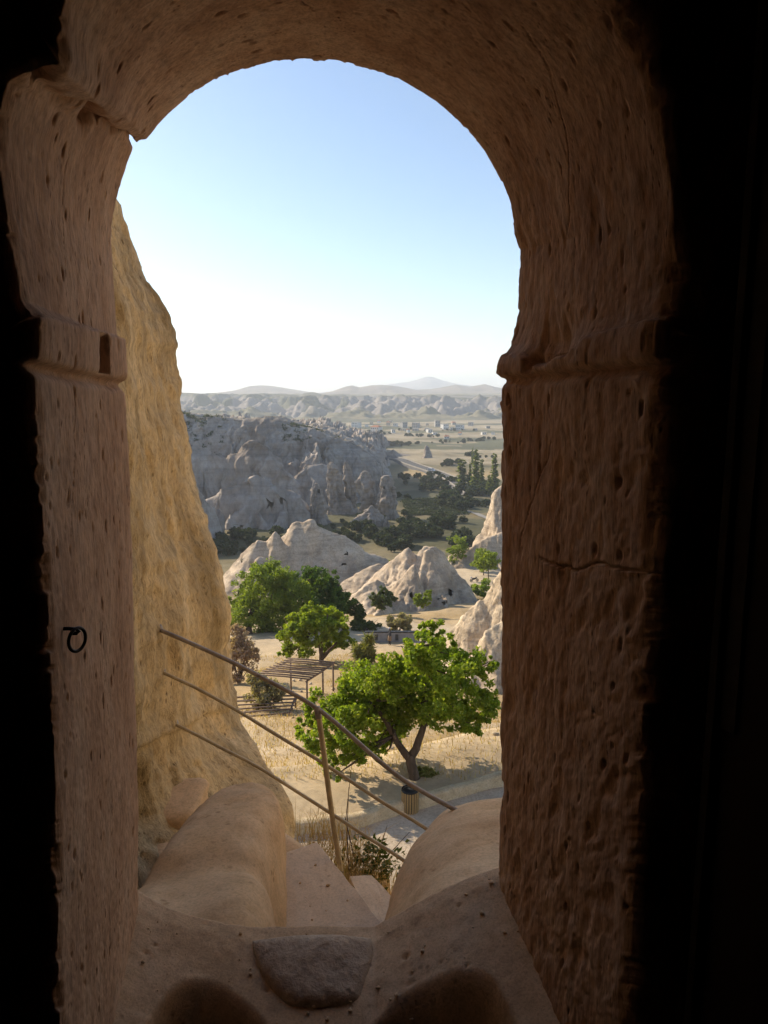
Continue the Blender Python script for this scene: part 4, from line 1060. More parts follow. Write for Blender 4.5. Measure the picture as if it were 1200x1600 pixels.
# ------------------------------------------------------------------ foliage builders
def leaf_cloud(C, size, seed, elong=1.5, up=0.35, jitter=0.5):
    """C: (n,3) centres -> quads with a fold; one island for each leaf."""
    g = np.random.default_rng(seed); n = len(C)
    nrm_ = g.normal(size=(n, 3)); nrm_[:, 2] += up * 2; nrm_ /= np.linalg.norm(nrm_, axis=1)[:, None]
    a = np.cross(nrm_, g.normal(size=(n, 3))); a /= np.linalg.norm(a, axis=1)[:, None]
    b = np.cross(nrm_, a)
    s = size * (1 + jitter * (g.random(n) - 0.5))[:, None]
    V = np.stack([C - a * s * 0.5 * elong, C - b * s * 0.5 + nrm_ * s * 0.12, C + a * s * 0.5 * elong, C + b * s * 0.5 + nrm_ * s * 0.12], 1)
    F = np.arange(n * 4).reshape(n, 4)
    return V.reshape(-1, 3), F
def clump_points(clumps, n, seed, sub=28, subr=0.32, shell=0.55):
    """clumps: (cx,cy,cz,rx,ry,rz); leaves gather in twigs spread over each clump, mostly near its skin."""
    g = np.random.default_rng(seed)
    vol = np.array([c[3] * c[4] * c[5] for c in clumps]) ** 0.75; vol /= vol.sum()
    out = []
    for c, v in zip(clumps, vol):
        nn = max(8, int(n * v)); k = max(3, int(sub * (v * len(clumps)) ** 0.8))
        D = g.normal(size=(k, 3)); D /= np.linalg.norm(D, axis=1)[:, None]
        rad = (1 - shell * g.random(k) ** 1.6)[:, None] * (0.82 + 0.36 * g.random(k))[:, None]
        ctr = np.array(c[:3]) + D * rad * np.array(c[3:6])
        idx = g.integers(0, k, nn)
        scl = (np.prod(c[3:6]) ** (1 / 3)) * subr * (0.6 + 0.8 * g.random(k))
        off = g.normal(size=(nn, 3)); off /= np.linalg.norm(off, axis=1)[:, None]; off *= (g.random(nn) ** 0.45)[:, None]
        off[:, 2] *= 0.8
        out.append(ctr[idx] + off * scl[idx][:, None])
    return np.concatenate(out)
def tree(name, label, base, limbs, clumps, n, size, mat, seed, group=None, sub=28, subr=0.32, bark='bark', elong=1.5, cat='tree', shell=0.55):
    root = empty(name, base)
    tag(root, label, cat, group)
    b0 = np.asarray(base, float)
    mb = MB()
    for pts, rad in limbs:
        P = np.array(pts, float); t = np.linspace(0, 1, len(P)); q = np.linspace(0, 1, 10)
        C = np.stack([np.interp(q, t, P[:, k]) for k in range(3)], 1); C = smooth_open(C, 1)
        L_ = np.linalg.norm(P[-1] - P[0])
        C[1:-1] += 0.03 * L_ * np.stack([fbm(q[1:-1] * 3, seed * 0.7 + len(mb.V), k * 2.2, 2, seed) for k in range(3)], 1)
        mb.tube(C - b0, np.interp(q, [0, 1], rad), 9)
    # twigs to the clumps
    g = np.random.default_rng(seed + 9)
    ends = [np.array(p[0][-1]) for p in (limbs[1:] if len(limbs) > 1 else limbs)]
    ends += [np.array(p[0][len(p[0]) // 2]) for p in limbs[1:]]
    for c in clumps:
        e = min(ends, key=lambda v: np.linalg.norm(v - np.array(c[:3])))
        for _ in range(3):
            tgt = np.array(c[:3]) + g.normal(size=3) * np.array(c[3:6]) * 0.4
            P = np.array([e, e * 0.45 + tgt * 0.55 + g.normal(size=3) * 0.06 * np.linalg.norm(tgt - e), tgt])
            r0 = min(limbs[0][1][0] * 0.28, 0.25)
            mb.tube(P - b0, [r0, r0 * 0.55, r0 * 0.18], 5)
    mb.build('trunk', M[bark], root, True)
    C = clump_points(clumps, n, seed, sub, subr, shell)
    V, F = leaf_cloud(C - b0, size, seed + 1, elong)
    add('crown', V, F, M[mat], root, smooth=False)
    return root
def px_clumps(L, d, spread, seed):
    """L: (px, py, rx_px, ry_px) -> world ellipsoids about camera depth d."""
    g = np.random.default_rng(seed); out = []
    for (px, py, rx, ry) in L:
        dd = d + g.uniform(-1, 1) * spread
        P = PD(px, py, dd); k = dd / FPX
        out.append((P[0], P[1], P[2], rx * k, (rx + ry) / 2 * k, ry * k))
    return out

# the leafy tree over the path
tb = G(649, 1228)
tb = np.array([tb[0], tb[1], ground_z(tb[0], tb[1])])
dT = depth_of(tb)
def tp(px, py, dd=0.0): return PD(px, py, dT + dd)
limbs = [([tb - [0, 0, 0.2], tp(646, 1205), tp(640, 1180)], (0.19, 0.16)),
         ([tp(641, 1186), tp(628, 1168, 0.0), tp(615, 1150, 0.1), tp(600, 1120, 0.3), tp(580, 1095, 0.5)], (0.14, 0.05)),
         ([tp(641, 1184), tp(652, 1160, 0.2), tp(664, 1138, 0.3), tp(668, 1105, 0.4), tp(660, 1050, 0.3), tp(655, 1010, 0.2)], (0.15, 0.04)),
         ([tp(666, 1125, 0.3), tp(690, 1095, 0.6), tp(715, 1065, 0.8)], (0.09, 0.035)),
         ([tp(618, 1153, -0.3), tp(614, 1130, 0.4), tp(600, 1100, 1.0)], (0.07, 0.03))]
cl_ = px_clumps([(560, 1072, 50, 34), (515, 1108, 42, 30), (600, 1062, 46, 36), (658, 1018, 34, 32), (672, 984, 24, 20), (690, 1010, 26, 26), (700, 1056, 52, 48), (738, 1042, 32, 24), (765, 1036, 14, 10), (752, 1096, 32, 32),
                 (650, 1085, 60, 52), (600, 1112, 58, 40), (545, 1128, 48, 34), (505, 1150, 36, 26), (700, 1112, 46, 30), (560, 1168, 44, 22), (520, 1190, 24, 18), (600, 1152, 40, 18), (742, 1134, 24, 16), (525, 1212, 12, 12), (480, 1128, 20, 18), (636, 1052, 36, 30)], dT, 1.3, 611)
tree('leafy_tree', 'bright green leafy tree with forked trunk above the litter bin', tb, limbs, cl_, 50000, 0.085, 'leaf_bright', 612, sub=40, subr=0.25, shell=0.75)

# mid tree beside the pergola
mb_ = G(503, 1040); dM = depth_of(mb_)
def mp_(px, py, dd=0.0): return PD(px, py, dM + dd)
limbs = [([mb_ - [0, 0, 0.3], mp_(502, 1020), mp_(500, 1000)], (0.20, 0.15)), ([mp_(500, 1008), mp_(490, 985), mp_(480, 965)], (0.18, 0.06)), ([mp_(502, 1030), mp_(516, 1015), mp_(528, 1000)], (0.18, 0.06)), ([mp_(500, 1004), mp_(510, 980), mp_(512, 960)], (0.16, 0.05))]
cl_ = px_clumps([(489, 952, 17, 13), (470, 970, 24, 16), (510, 968, 26, 20), (490, 985, 32, 22), (455, 992, 20, 16), (530, 985, 18, 18), (465, 1012, 26, 14), (515, 1004, 24, 14), (538, 1004, 14, 12), (445, 1020, 10, 8)], dM, 1.8, 621)
tree('leafy_tree', 'yellow-green round tree standing behind the pergola', mb_, limbs, cl_, 15000, 0.17, 'leaf_mid', 622, sub=26)

# the pair of big trees under the tent rock
fb = G(392, 996); dF = depth_of(fb) + 4
fb = G(388, 992)
limbs = [([fb - [0, 0, 0.4], PD(392, 960, dF), PD(398, 935, dF)], (0.38, 0.2)), ([PD(394, 965, dF), PD(420, 940, dF), PD(430, 915, dF)], (0.2, 0.07)), ([PD(392, 965, dF), PD(375, 945, dF), PD(372, 930, dF)], (0.16, 0.06))]
cl_ = px_clumps([(418, 892, 26, 18), (400, 905, 24, 20), (438, 905, 22, 18), (385, 925, 22, 18), (420, 930, 40, 26), (370, 945, 16, 16), (395, 955, 34, 24), (435, 960, 34, 26), (375, 972, 18, 16), (410, 978, 30, 16), (460, 930, 24, 30)], dF, 2.2, 631)
tree('feathery_tree', 'soft feathery mid-green tree at the edge of the golden rock', fb, limbs, cl_, 26000, 0.15, 'leaf_feather', 632, sub=40, subr=0.34, elong=2.4)
db = G(497, 985); dD = depth_of(db) + 2
limbs = [([db - [0, 0, 0.4], PD(497, 955, dD), PD(497, 930, dD)], (0.4, 0.2)), ([PD(497, 950, dD), PD(520, 930, dD), PD(530, 915, dD)], (0.2, 0.07)), ([PD(497, 950, dD), PD(475, 930, dD), PD(470, 915, dD)], (0.2, 0.07))]
cl_ = px_clumps([(490, 900, 26, 14), (470, 912, 24, 18), (515, 912, 22, 18), (495, 925, 40, 24), (530, 935, 20, 20), (505, 950, 36, 20), (470, 945, 30, 24), (540, 950, 12, 14), (478, 970, 26, 14)], dD, 2.0, 641)
tree('broad_tree', 'dark green glossy tree in front of the tent rock', db, limbs, cl_, 20000, 0.2, 'leaf_dark', 642, sub=30)

# shrubs
def shrub(label, px, py, rx, ry, mat, n, size, seed, name='shrub', extra=(), cat='shrub', stems=6, elong=1.6, group=None, base=None, subr=0.35, r0=14.0):
    b = G(px, py, r0) if base is None else np.asarray(base, float)
    dd = depth_of(b); k = dd / FPX
    root = empty(name, b); tag(root, label, cat, group)
    L = [(px, py - ry, rx, ry)] + list(extra)
    cl = []
    for (a, q, w, h) in L:
        P = PD(a, q, dd); cl.append((P[0], P[1], P[2], w * k, w * k * 0.9, h * k))
    g = np.random.default_rng(seed)
    mb = MB()
    for _ in range(stems):
        c = cl[g.integers(0, len(cl))]
        tgt = np.array(c[:3]) + g.normal(size=3) * np.array(c[3:6]) * 0.5
        m_ = (b + tgt) / 2 + g.normal(size=3) * 0.08 * rx * k
        mb.tube(np.array([b - [0, 0, 0.1], m_, tgt]) - b, [0.035 * rx * k, 0.02 * rx * k, 0.006 * rx * k], 5)
    mb.build('stems', M['bark'], root, True)
    V, F = leaf_cloud(clump_points(cl, n, seed, 22, subr) - b, size, seed + 1, elong)
    add('foliage', V, F, M[mat], root, smooth=False)
    return root
def on_rock(px, py, d): return PD(px, py, d)
shrub('dusty pinkish-brown shrub beside the golden rock edge', 372, 1068, 26, 42, 'leaf_pink', 5000, 0.10, 701, extra=[(362, 1000, 22, 22), (385, 1020, 18, 20)], stems=14, elong=2.5)
shrub('grey-green straggly shrub in front of the pergola', 412, 1108, 26, 22, 'leaf_dry', 3200, 0.09, 702, extra=[(400, 1065, 16, 14), (428, 1080, 16, 14)], stems=14, elong=2.5)
shrub('small yellow-green bush at the foot of the leafy tree', 668, 1222, 15, 12, 'grass_green', 1600, 0.07, 703, stems=8, elong=3)
shrub('olive-grey rounded bush above the courtyard wall', 622, 990, 20, 16, 'leaf_dry', 3000, 0.16, 704, stems=12, elong=2.2)
shrub('pale green leafy bush growing on the craggy rock', 598, 950, 15, 11, 'leaf_shrub', 2200, 0.24, 705, base=PD(598, 950, 103), stems=10, extra=[(586, 938, 10, 10), (609, 932, 9, 9), (598, 922, 8, 8)])
shrub('fresh green bush below the big cave hole', 660, 950, 11, 8, 'leaf_mid', 1700, 0.22, 706, base=PD(660, 950, 104), stems=10, extra=[(652, 934, 7, 8), (668, 930, 8, 8)])
shrub('low olive hedge bush beside the dark tree', 556, 978, 14, 20, 'leaf_shrub', 2400, 0.18, 707, stems=8, elong=2.4)
shrub('low spreading bush by the courtyard edge', 572, 985, 22, 8, 'leaf_shrub', 1800, 0.16, 708, stems=8, elong=2)
shrub('rounded bright bush tucked behind the cream rock', 757, 938, 17, 16, 'leaf_bright', 2600, 0.24, 709, stems=8)
shrub('tall reedy grass clump in front of the courtyard', 572, 1043, 15, 22, 'grass_green', 1500, 0.16, 710, elong=7, stems=8, name='grass_clump')
shrub('yellowish treetop poking up between the two pale rocks', 602, 892, 12, 8, 'leaf_mid', 900, 0.3, 711)

# small trees by the parking place
for i, (px, py, top, rx, lab, mat) in enumerate([(716, 886, 838, 15, 'thin-crowned young tree left of the parking place', 'leaf_feather'), (750, 893, 858, 11, 'slender young tree with bare dark trunk at the parking place', 'leaf_feather'),
                                       (755, 899, 860, 10, 'slim young tree between its two neighbours', 'leaf_feather'), (763, 908, 862, 15, 'young tree with the widest crown, beside the jamb', 'leaf_mid')]):
    b = G(px, py); dd = depth_of(b)
    hcl = [(px, top + 12, rx, 13), (px - rx * 0.4, top + 22, rx * 0.8, 9), (px + rx * 0.5, top + 18, rx * 0.7, 9)]
    if i == 0: hcl.append((px - 2, py - 14, rx * 0.8, 14))
    tree('young_tree', lab, b, [([b - [0, 0, 0.3], PD(px, (py + top) / 2, dd), PD(px, top + 14, dd)], (0.13, 0.05))], px_clumps(hcl, dd, 0.8, 720 + i), 2600, 0.26, mat, 725 + i, group='young trees by the parking place', elong=2.0)

# ------------------------------------------------------------------ pergola
def pergola(label, pa, pb, pc, pd_, height, nslat, post_at, seed):
    """four ground corners; slats run from side a-d to side b-c."""
    g = np.random.default_rng(seed)
    root = empty('pergola', pa); tag(root, label, 'pergola')
    o = np.asarray(pa)
    A, B, C, D_ = [np.asarray(p) + [0, 0, height] - o for p in (pa, pb, pc, pd_)]
    for (a, b) in ((A, D_), (B, C)):
        MB().tube([a, (a + b) / 2 + [0, 0, -0.03], b], 0.055, 8).build('beam', M['pole'], root, True)
    for k in range(nslat):
        t = (k + 0.5) / nslat
        p = A * (1 - t) + D_ * t; q = B * (1 - t) + C * t
        ext = (q - p) * 0.06
        j = g.normal(size=3) * 0.03
        MB().tube([p - ext + [0, 0, 0.09], (p + q) / 2 + [0, 0, 0.09] + j, q + ext + [0, 0, 0.09]], 0.05 + g.uniform(-0.008, 0.01), 7).build('slat', M['pole'], root, True)
    for (side, t) in post_at:
        p = (A * (1 - t) + D_ * t) if side == 0 else (B * (1 - t) + C * t)
        gz = float(H(p[0] + o[0], p[1] + o[1])) - o[2]
        MB().tube([(p[0], p[1], gz - 0.2), p], 0.055, 8).build('post', M['pole'], root, True)
    return root
g1 = G(517, 1081)                         # back right post
top = PD(517, 1037, depth_of(g1)); hh = float(top[2] - g1[2])
zt_ = float(top[2])
def lvl(px, py):                          # point of the pergola top level seen at a pixel
    r = ray(px, py); k = (zt_ - EYE) / r[2]
    P = np.array([0, 0, EYE]) + r * k; return np.array([P[0], P[1], zt_ - hh])
pergola('wooden pole pergola with open slatted top beside the round tree', lvl(456, 1030), lvl(522, 1036), lvl(478, 1065), lvl(400, 1058), hh, 10, [(1, 0.04), (1, 0.42), (1, 0.97), (0, 0.04), (0, 0.95)], 801)
pergola('lower tumbledown pole pergola behind the straggly shrub', lvl(368, 1082), lvl(462, 1080), lvl(450, 1112), lvl(372, 1120), hh * 0.85, 6, [(1, 0.05), (1, 0.95), (0, 0.3), (0, 0.95)], 802)

# ------------------------------------------------------------------ courtyard wall, benches and the standing person
cw = G(612, 1003); dC = depth_of(cw)
wall_l, wall_r = PD(572, 1001, dC), PD(652, 1001, dC)
gz = float(min(H(wall_l[0], wall_l[1]), H(wall_r[0], wall_r[1])))
cwall = empty('court_wall', ((wall_l[0] + wall_r[0]) / 2, wall_l[1], gz))
tag(cwall, 'low grey-blue courtyard wall behind the leafy treetop', 'wall')
wl = wall_r[0] - wall_l[0]
MB().box((0, 0.2, 0.3), (wl, 0.35, 1.6), bev=0.03).build('body', M['wall_grey'], cwall)
MB().box((0, 0.2, 1.15), (wl + 0.15, 0.5, 0.09), bev=0.02).build('coping', M['black'], cwall)
for q in (-0.30, -0.06, 0.10):
    MB().box((q * wl, 0.0, 0.62), (0.30, 0.12, 0.62), bev=0.02).build('opening', M['window'], cwall)
pb_ = PD(609, 1006, dC - 1.6); pz = float(H(pb_[0], pb_[1]))
me = bpy.data.meshes.new('person')
J = [(0, 0, 0.95), (0, 0, 1.2), (0, 0.01, 1.42), (0, 0.0, 1.52), (0.0, -0.02, 1.66),      # pelvis..head
     (0.17, 0, 1.40), (0.24, -0.05, 1.14), (0.22, -0.20, 0.96), (-0.17, 0, 1.40), (-0.25, 0.02, 1.14), (-0.24, -0.08, 0.90),
     (0.09, 0, 0.88), (0.11, -0.05, 0.48), (0.11, 0.02, 0.08), (0.12, -0.14, 0.05), (-0.09, 0, 0.88), (-0.13, 0.02, 0.48), (-0.16, 0.06, 0.08), (-0.18, -0.08, 0.05), (0, -0.01, 1.76)]
E = [(0, 1), (1, 2), (2, 3), (3, 4), (4, 19), (2, 5), (5, 6), (6, 7), (2, 8), (8, 9), (9, 10), (0, 11), (11, 12), (12, 13), (13, 14), (0, 15), (15, 16), (16, 17), (17, 18)]
rad = [0.15, 0.145, 0.15, 0.055, 0.095, 0.07, 0.05, 0.035, 0.07, 0.05, 0.035, 0.095, 0.065, 0.045, 0.035, 0.095, 0.065, 0.045, 0.035, 0.07]
me.from_pydata(J, E, []); me.update()
person = bpy.data.objects.new('person', me); COL.objects.link(person)
person.location = (pb_[0], pb_[1], pz); person.rotation_euler = (0, 0, math.radians(-60))
me.materials.append(M['cloth_dark'])
sk = person.modifiers.new('skin', 'SKIN')
for i, r_ in enumerate(rad): me.skin_vertices[0].data[i].radius = (r_, r_)
me.skin_vertices[0].data[0].use_root = True
sb = person.modifiers.new('sub', 'SUBSURF'); sb.levels = 1; sb.render_levels = 1
tag(person, 'person in dark clothes and a pale cap standing by the grey courtyard wall', 'person')
MB().tube([(0, -0.02, 1.70), (0, -0.02, 1.76), (0, -0.02, 1.82), (0, -0.02, 1.845)], [0.122, 0.12, 0.09, 0.02], 12).build('cap', M['hat'], person, True)
MB().tube([(0.0, -0.02, 0.50), (0, -0.02, 0.62), (0, 0, 0.90), (0, 0, 1.0)], [0.20, 0.20, 0.19, 0.165], 12).build('shorts', M['cloth_khaki'], person, True)

# ------------------------------------------------------------------ parked motorbike at the parking place
mbk = G(741, 909)
bike = empty('motorbike', mbk, math.radians(12))
tag(bike, 'small dark motorbike with pale rear box parked on the gravel', 'motorbike')
for xx in (-0.68, 0.68):
    th = np.linspace(0, 2 * math.pi, 25)
    wmb = MB().tube([(xx + 0.30 * math.cos(a), 0, 0.34 + 0.30 * math.sin(a)) for a in th], 0.065, 8, False)
    wo = wmb.build('wheel', M['black'], bike, True)
    MB().tube([(xx, -0.05, 0.34), (xx, 0.05, 0.34)], 0.16, 12).build('hub', M['steel'], wo, True)
MB().tube([(-0.55, 0, 0.55), (-0.2, 0, 0.62), (0.15, 0, 0.72), (0.42, 0, 0.88), (0.5, 0, 0.95)], [0.10, 0.20, 0.20, 0.16, 0.08], 10).build('body', M['black'], bike, True)
MB().box((-0.28, 0, 0.82), (0.62, 0.26, 0.12), bev=0.05).build('seat', M['black'], bike)
MB().box((-0.68, 0, 0.98), (0.36, 0.36, 0.30), bev=0.06).build('rear_box', M['paint_grey'], bike)
MB().tube([(0.68, 0, 0.34), (0.55, 0, 0.75), (0.45, 0, 1.08)], 0.04, 8).build('fork', M['steel'], bike, True)
MB().tube([(0.38, -0.36, 1.12), (0.46, 0, 1.08), (0.38, 0.36, 1.12)], 0.022, 6).build('handlebar', M['black'], bike, True)
MB().tube([(0.52, 0, 0.98), (0.62, 0, 0.97)], [0.10, 0.11], 10).build('headlight', M['paint_grey'], bike, True)

# ------------------------------------------------------------------ far road with parapet, white van
road_px = [(560, 703), (580, 709), (605, 717), (640, 727), (680, 741), (706, 752), (740, 775)]
RP = np.array([G(a, b, 300) for a, b in road_px])
q = np.linspace(0, 1, 80); t = np.linspace(0, 1, len(RP))
RC = np.stack([np.interp(q, t, RP[:, k]) for k in range(3)], 1); RC = smooth_open(RC, 8)
RC[:, 2] = smooth_open(np.maximum(H(RC[:, 0], RC[:, 1]), RC[:, 2]), 6) + 1.6
tg = np.gradient(RC, axis=0); sd = np.stack([tg[:, 1], -tg[:, 0], 0 * tg[:, 0]], 1); sd /= np.linalg.norm(sd, axis=1)[:, None]
prof = [(-7.5, -4.0), (-5.2, -0.05), (-4.8, 0.0), (4.8, 0.0), (5.2, -0.05), (8.0, -5.0)]
V = np.stack([RC + sd * a + [0, 0, b] for a, b in prof], 1)
o = add('road', V.reshape(-1, 3), grid_faces(80, len(prof)), M['asphalt'], smooth=False)
tag(o, 'grey country road curving down past the far fields', kind='structure')
for sgn_, lab in ((-1, 'pale low parapet on the far side of the valley road'), (1, 'pale low parapet on the near side of the valley road')):
    prof = [(sgn_ * 4.9 - 0.25, -0.6), (sgn_ * 4.9 - 0.25, 0.75), (sgn_ * 4.9 + 0.25, 0.75), (sgn_ * 4.9 + 0.25, -0.6)]
    V = np.stack([RC + sd * a + [0, 0, b] for a, b in prof], 1)
    o = add('parapet', V.reshape(-1, 3), grid_faces(80, 4), M['concrete'], smooth=False, origin=RC[40])
    tag(o, lab, 'parapet')
k = int(np.argmin(np.abs(project(RC)[0] - 676)))
vp = RC[k] + sd[k] * 1.5 + [0, 0, 0.01]
van = empty('van', vp, math.atan2(tg[k, 1], tg[k, 0]) + math.radians(35))
tag(van, 'white van driving on the far valley road', 'van')
b = MB(); hw = 1.0
outl = [(-2.7, 0.45), (-2.7, 2.1), (-2.4, 2.3), (1.0, 2.3), (1.75, 1.35), (2.6, 1.1), (2.75, 0.8), (2.75, 0.45)]
Vv = [(x_, s_y * hw, z_) for s_y in (-1, 1) for x_, z_ in outl]; n8 = len(outl)
Ff = [tuple(range(n8)), tuple(range(2*n8-1, n8-1, -1))] + [(i, i + n8, (i+1) % n8 + n8, (i+1) % n8) for i in range(n8)]
add('body', Vv, Ff, M['paint_white'], van, smooth=False)
for s_y in (-1, 1):
    for (xa, xb) in ((-2.3, -1.2), (-1.1, 0.0), (0.1, 1.0)):
        MB().box(((xa + xb) / 2, s_y * (hw + 0.005), 1.75), (xb - xa, 0.03, 0.6)).build('side_window', M['window'], van)
    for xx in (-1.7, 1.75):
        wv = MB().tube([(xx, s_y * 0.75, 0.38), (xx, s_y * 1.03, 0.38)], 0.38, 16).build('wheel', M['black'], van, True)
        MB().tube([(xx, s_y * 1.031, 0.38), (xx, s_y * 1.045, 0.38)], 0.2, 12).build('rim', M['steel'], wv, True)
MB().box((1.42, 0, 1.86), (0.04, 1.8, 1.05), R=np.array([[math.cos(0.66), 0, math.sin(-0.66)], [0, 1, 0], [math.sin(0.66), 0, math.cos(0.66)]])).build('windscreen', M['window'], van)

# ------------------------------------------------------------------ town
g = np.random.default_rng(900)
houses = [(554, 664, 13, 8, 'w', 0), (585, 672, 14, 9, 'w', 1), (572, 668, 6, 6, 'w', 0), (600, 665, 10, 6, 'c', 1), (612, 671, 9, 6, 'w', 0), (624, 671, 9, 5, 'c', 0), (633, 664, 9, 8, 'g', 0), (648, 665, 10, 8, 'g', 0),
          (662, 674, 8, 5, 'w', 0), (673, 671, 11, 6, 'w', 0), (684, 662, 8, 9, 'g', 0), (697, 667, 10, 8, 'w', 0), (712, 663, 9, 6, 'g', 1), (717, 668, 12, 8, 'w', 0), (731, 668, 10, 7, 'g', 0), (703, 672, 10, 4, 'w', 0), (687, 673, 9, 4, 'w', 0),
          (645, 672, 9, 4, 'g', 0), (698, 684, 8, 3.5, 'w', 1), (505, 667, 9, 8, 'g', 0), (514, 664, 9, 9, 'c', 0), (525, 662, 8, 6, 'g', 0), (538, 660, 9, 6, 'c', 0), (592, 660, 8, 5, 'w', 1), (606, 658, 8, 5, 'c', 0), (563, 672, 7, 4, 'c', 1), (744, 672, 8, 4, 'g', 0), (752, 676, 8, 4, 'w', 0), (768, 680, 7, 4, 'w', 0), (766, 670, 7, 4, 'g', 0),
          (618, 663, 7, 5, 'w', 0), (656, 670, 6, 4, 'c', 1), (637, 673, 6, 4, 'w', 1), (670, 664, 6, 5, 'c', 0), (724, 675, 6, 4, 'w', 1), (545, 671, 7, 4, 'c', 0), (530, 672, 7, 4, 'g', 0), (580, 662, 6, 5, 'c', 0)]
special = {1: 'white house with red roof, largest in the far town', 0: 'wide white house at the left end of the far town', 10: 'tall narrow grey house in the far town', 13: 'broad white block at the right side of the far town', 11: 'square white house next to the tall grey house',
           18: 'lone white house with red roof below the far town', 6: 'boxy grey house above the white houses of the far town', 7: 'second boxy grey house above the white houses of the far town'}
cname = {'w': 'white', 'g': 'grey', 'c': 'cream'}
for i, (px, py, w, h, c, rf) in enumerate(houses):
    if i not in special: px, py, w, h = px + g.normal() * 4, py + g.normal() * 2.2, w * g.uniform(0.6, 0.9), h * g.uniform(0.6, 0.9)
    P = G(px, py + h / 2, 900); dd = depth_of(P); k = dd / FPX
    W, Hh, Dp = w * k, h * k, w * k * g.uniform(0.7, 1.0)
    root = empty('house', P, g.uniform(-0.7, 0.7))
    lab = special.get(i, 'small %s %s house in the far valley town' % (cname[c], 'red-roofed' if rf else 'flat-roofed'))
    tag(root, lab, 'house', 'houses of the far town')
    mat = M[{'w': 'plaster_white', 'g': 'plaster_grey', 'c': 'plaster_cream'}[c]]
    MB().box((0, Dp / 2, Hh / 2 - 2), (W, Dp, Hh + 4)).build('wall', mat, root)
    if rf:
        a, b2, z0, z1 = W / 2 + 0.5, Dp / 2 + 0.5, Hh + 0.02, Hh + 0.28 * W * 0.5 + 1
        V = [(-a, Dp/2 - b2, z0), (a, Dp/2 - b2, z0), (a, Dp/2 + b2, z0), (-a, Dp/2 + b2, z0), (-a * 0.5, Dp / 2, z1), (a * 0.5, Dp / 2, z1)]
        add('roof', V, [(0, 1, 5, 4), (2, 3, 4, 5), (1, 2, 5), (3, 0, 4), (3, 2, 1, 0)], M['roof_red'], root, smooth=False)
    else:
        MB().box((0, Dp / 2, Hh + 0.25), (W + 0.5, Dp + 0.5, 0.45)).build('roof', M['roof_grey'], root)
    if w >= 5.5:
        nx = max(2, int(w / 3)); nz = 2 if h >= 6 else 1
        for a in range(nx):
            for b2 in range(nz):
                MB().box((-W / 2 + W * (a + 0.5) / nx, -0.03, Hh * (b2 + 0.55) / nz), (W / nx * 0.42, 0.16, Hh / nz * 0.42)).build('window', M['window'], root)

# ------------------------------------------------------------------ valley vegetation
def veg_mesh(name, n, size, seed, shape, mat, elong=1.6):
    cl = shape
    C = clump_points(cl, n, seed, 30, 0.34, 0.5)
    V, F = leaf_cloud(C, size, seed + 1, elong)
    return mesh_from(name, V, F, M[mat], False)
def trunk_mesh(h, r, seed):
    mb = MB().tube([(0, 0, -0.5), (0.02 * h, 0, h * 0.5), (0, 0.02 * h, h)], [r, r * 0.7, r * 0.3], 6)
    return mesh_from('trunk', np.concatenate(mb.V), mb.F, M['bark'], True)
bush_me = [veg_mesh('crown', 900, 0.55, 910 + i, [(0, 0, 1.9, 2.0, 2.0, 1.5), (0.9 * math.cos(i), 0.9 * math.sin(i), 2.4, 1.3, 1.3, 1.2), (-1.0, 0.6 * math.cos(i * 2), 1.6, 1.3, 1.4, 1.2)], 'leaf_valley') for i in range(4)]
btr_me = trunk_mesh(2.0, 0.16, 3)
pop_me = [veg_mesh('crown', 1500, 0.75, 920 + i, [(0, 0, 4 + 3.4 * j, 1.9 - 0.22 * j * (1 if i else 0.6), 1.9 - 0.22 * j, 2.8) for j in range(6)], 'leaf_poplar') for i in range(3)]
ptr_me = trunk_mesh(20, 0.4, 4)
def place(name, label, cat, group, crown, trunk, P, s, rz=0.0):
    root = empty(name, P, rz); root.scale = (s, s, s) if np.isscalar(s) else s
    tag(root, label, cat, group)
    add_mesh('crown', crown, root); add_mesh('trunk', trunk, root)
    return root
for i, (px, base, top, ww, lab) in enumerate([(721, 764, 718, 1.9, 'broad pale poplar, leftmost of the poplar row'), (743, 770, 702, 1.15, 'tallest slim poplar in the middle of the poplar row'), (734, 764, 722, 1.0, 'short slim poplar between the broad one and the tallest'),
                                     (752, 768, 718, 1.1, 'slim dark poplar just right of the tallest'), (772, 772, 708, 1.3, 'poplar half hidden by the dark jamb edge'), (738, 726, 699, 0.8, 'small distant poplar left of the tallest'), (764, 775, 742, 1.9, 'low broad poplar before the jamb edge')]):
    P = G(px, base, 200); dd = depth_of(P); hgt = (base - top) * dd / FPX
    s = hgt / 23.5; ww *= 1.15
    place('poplar_tree', lab, 'tree', 'poplars in the valley', pop_me[i % 3], ptr_me, P, (s * ww, s * ww, s), i * 1.3)
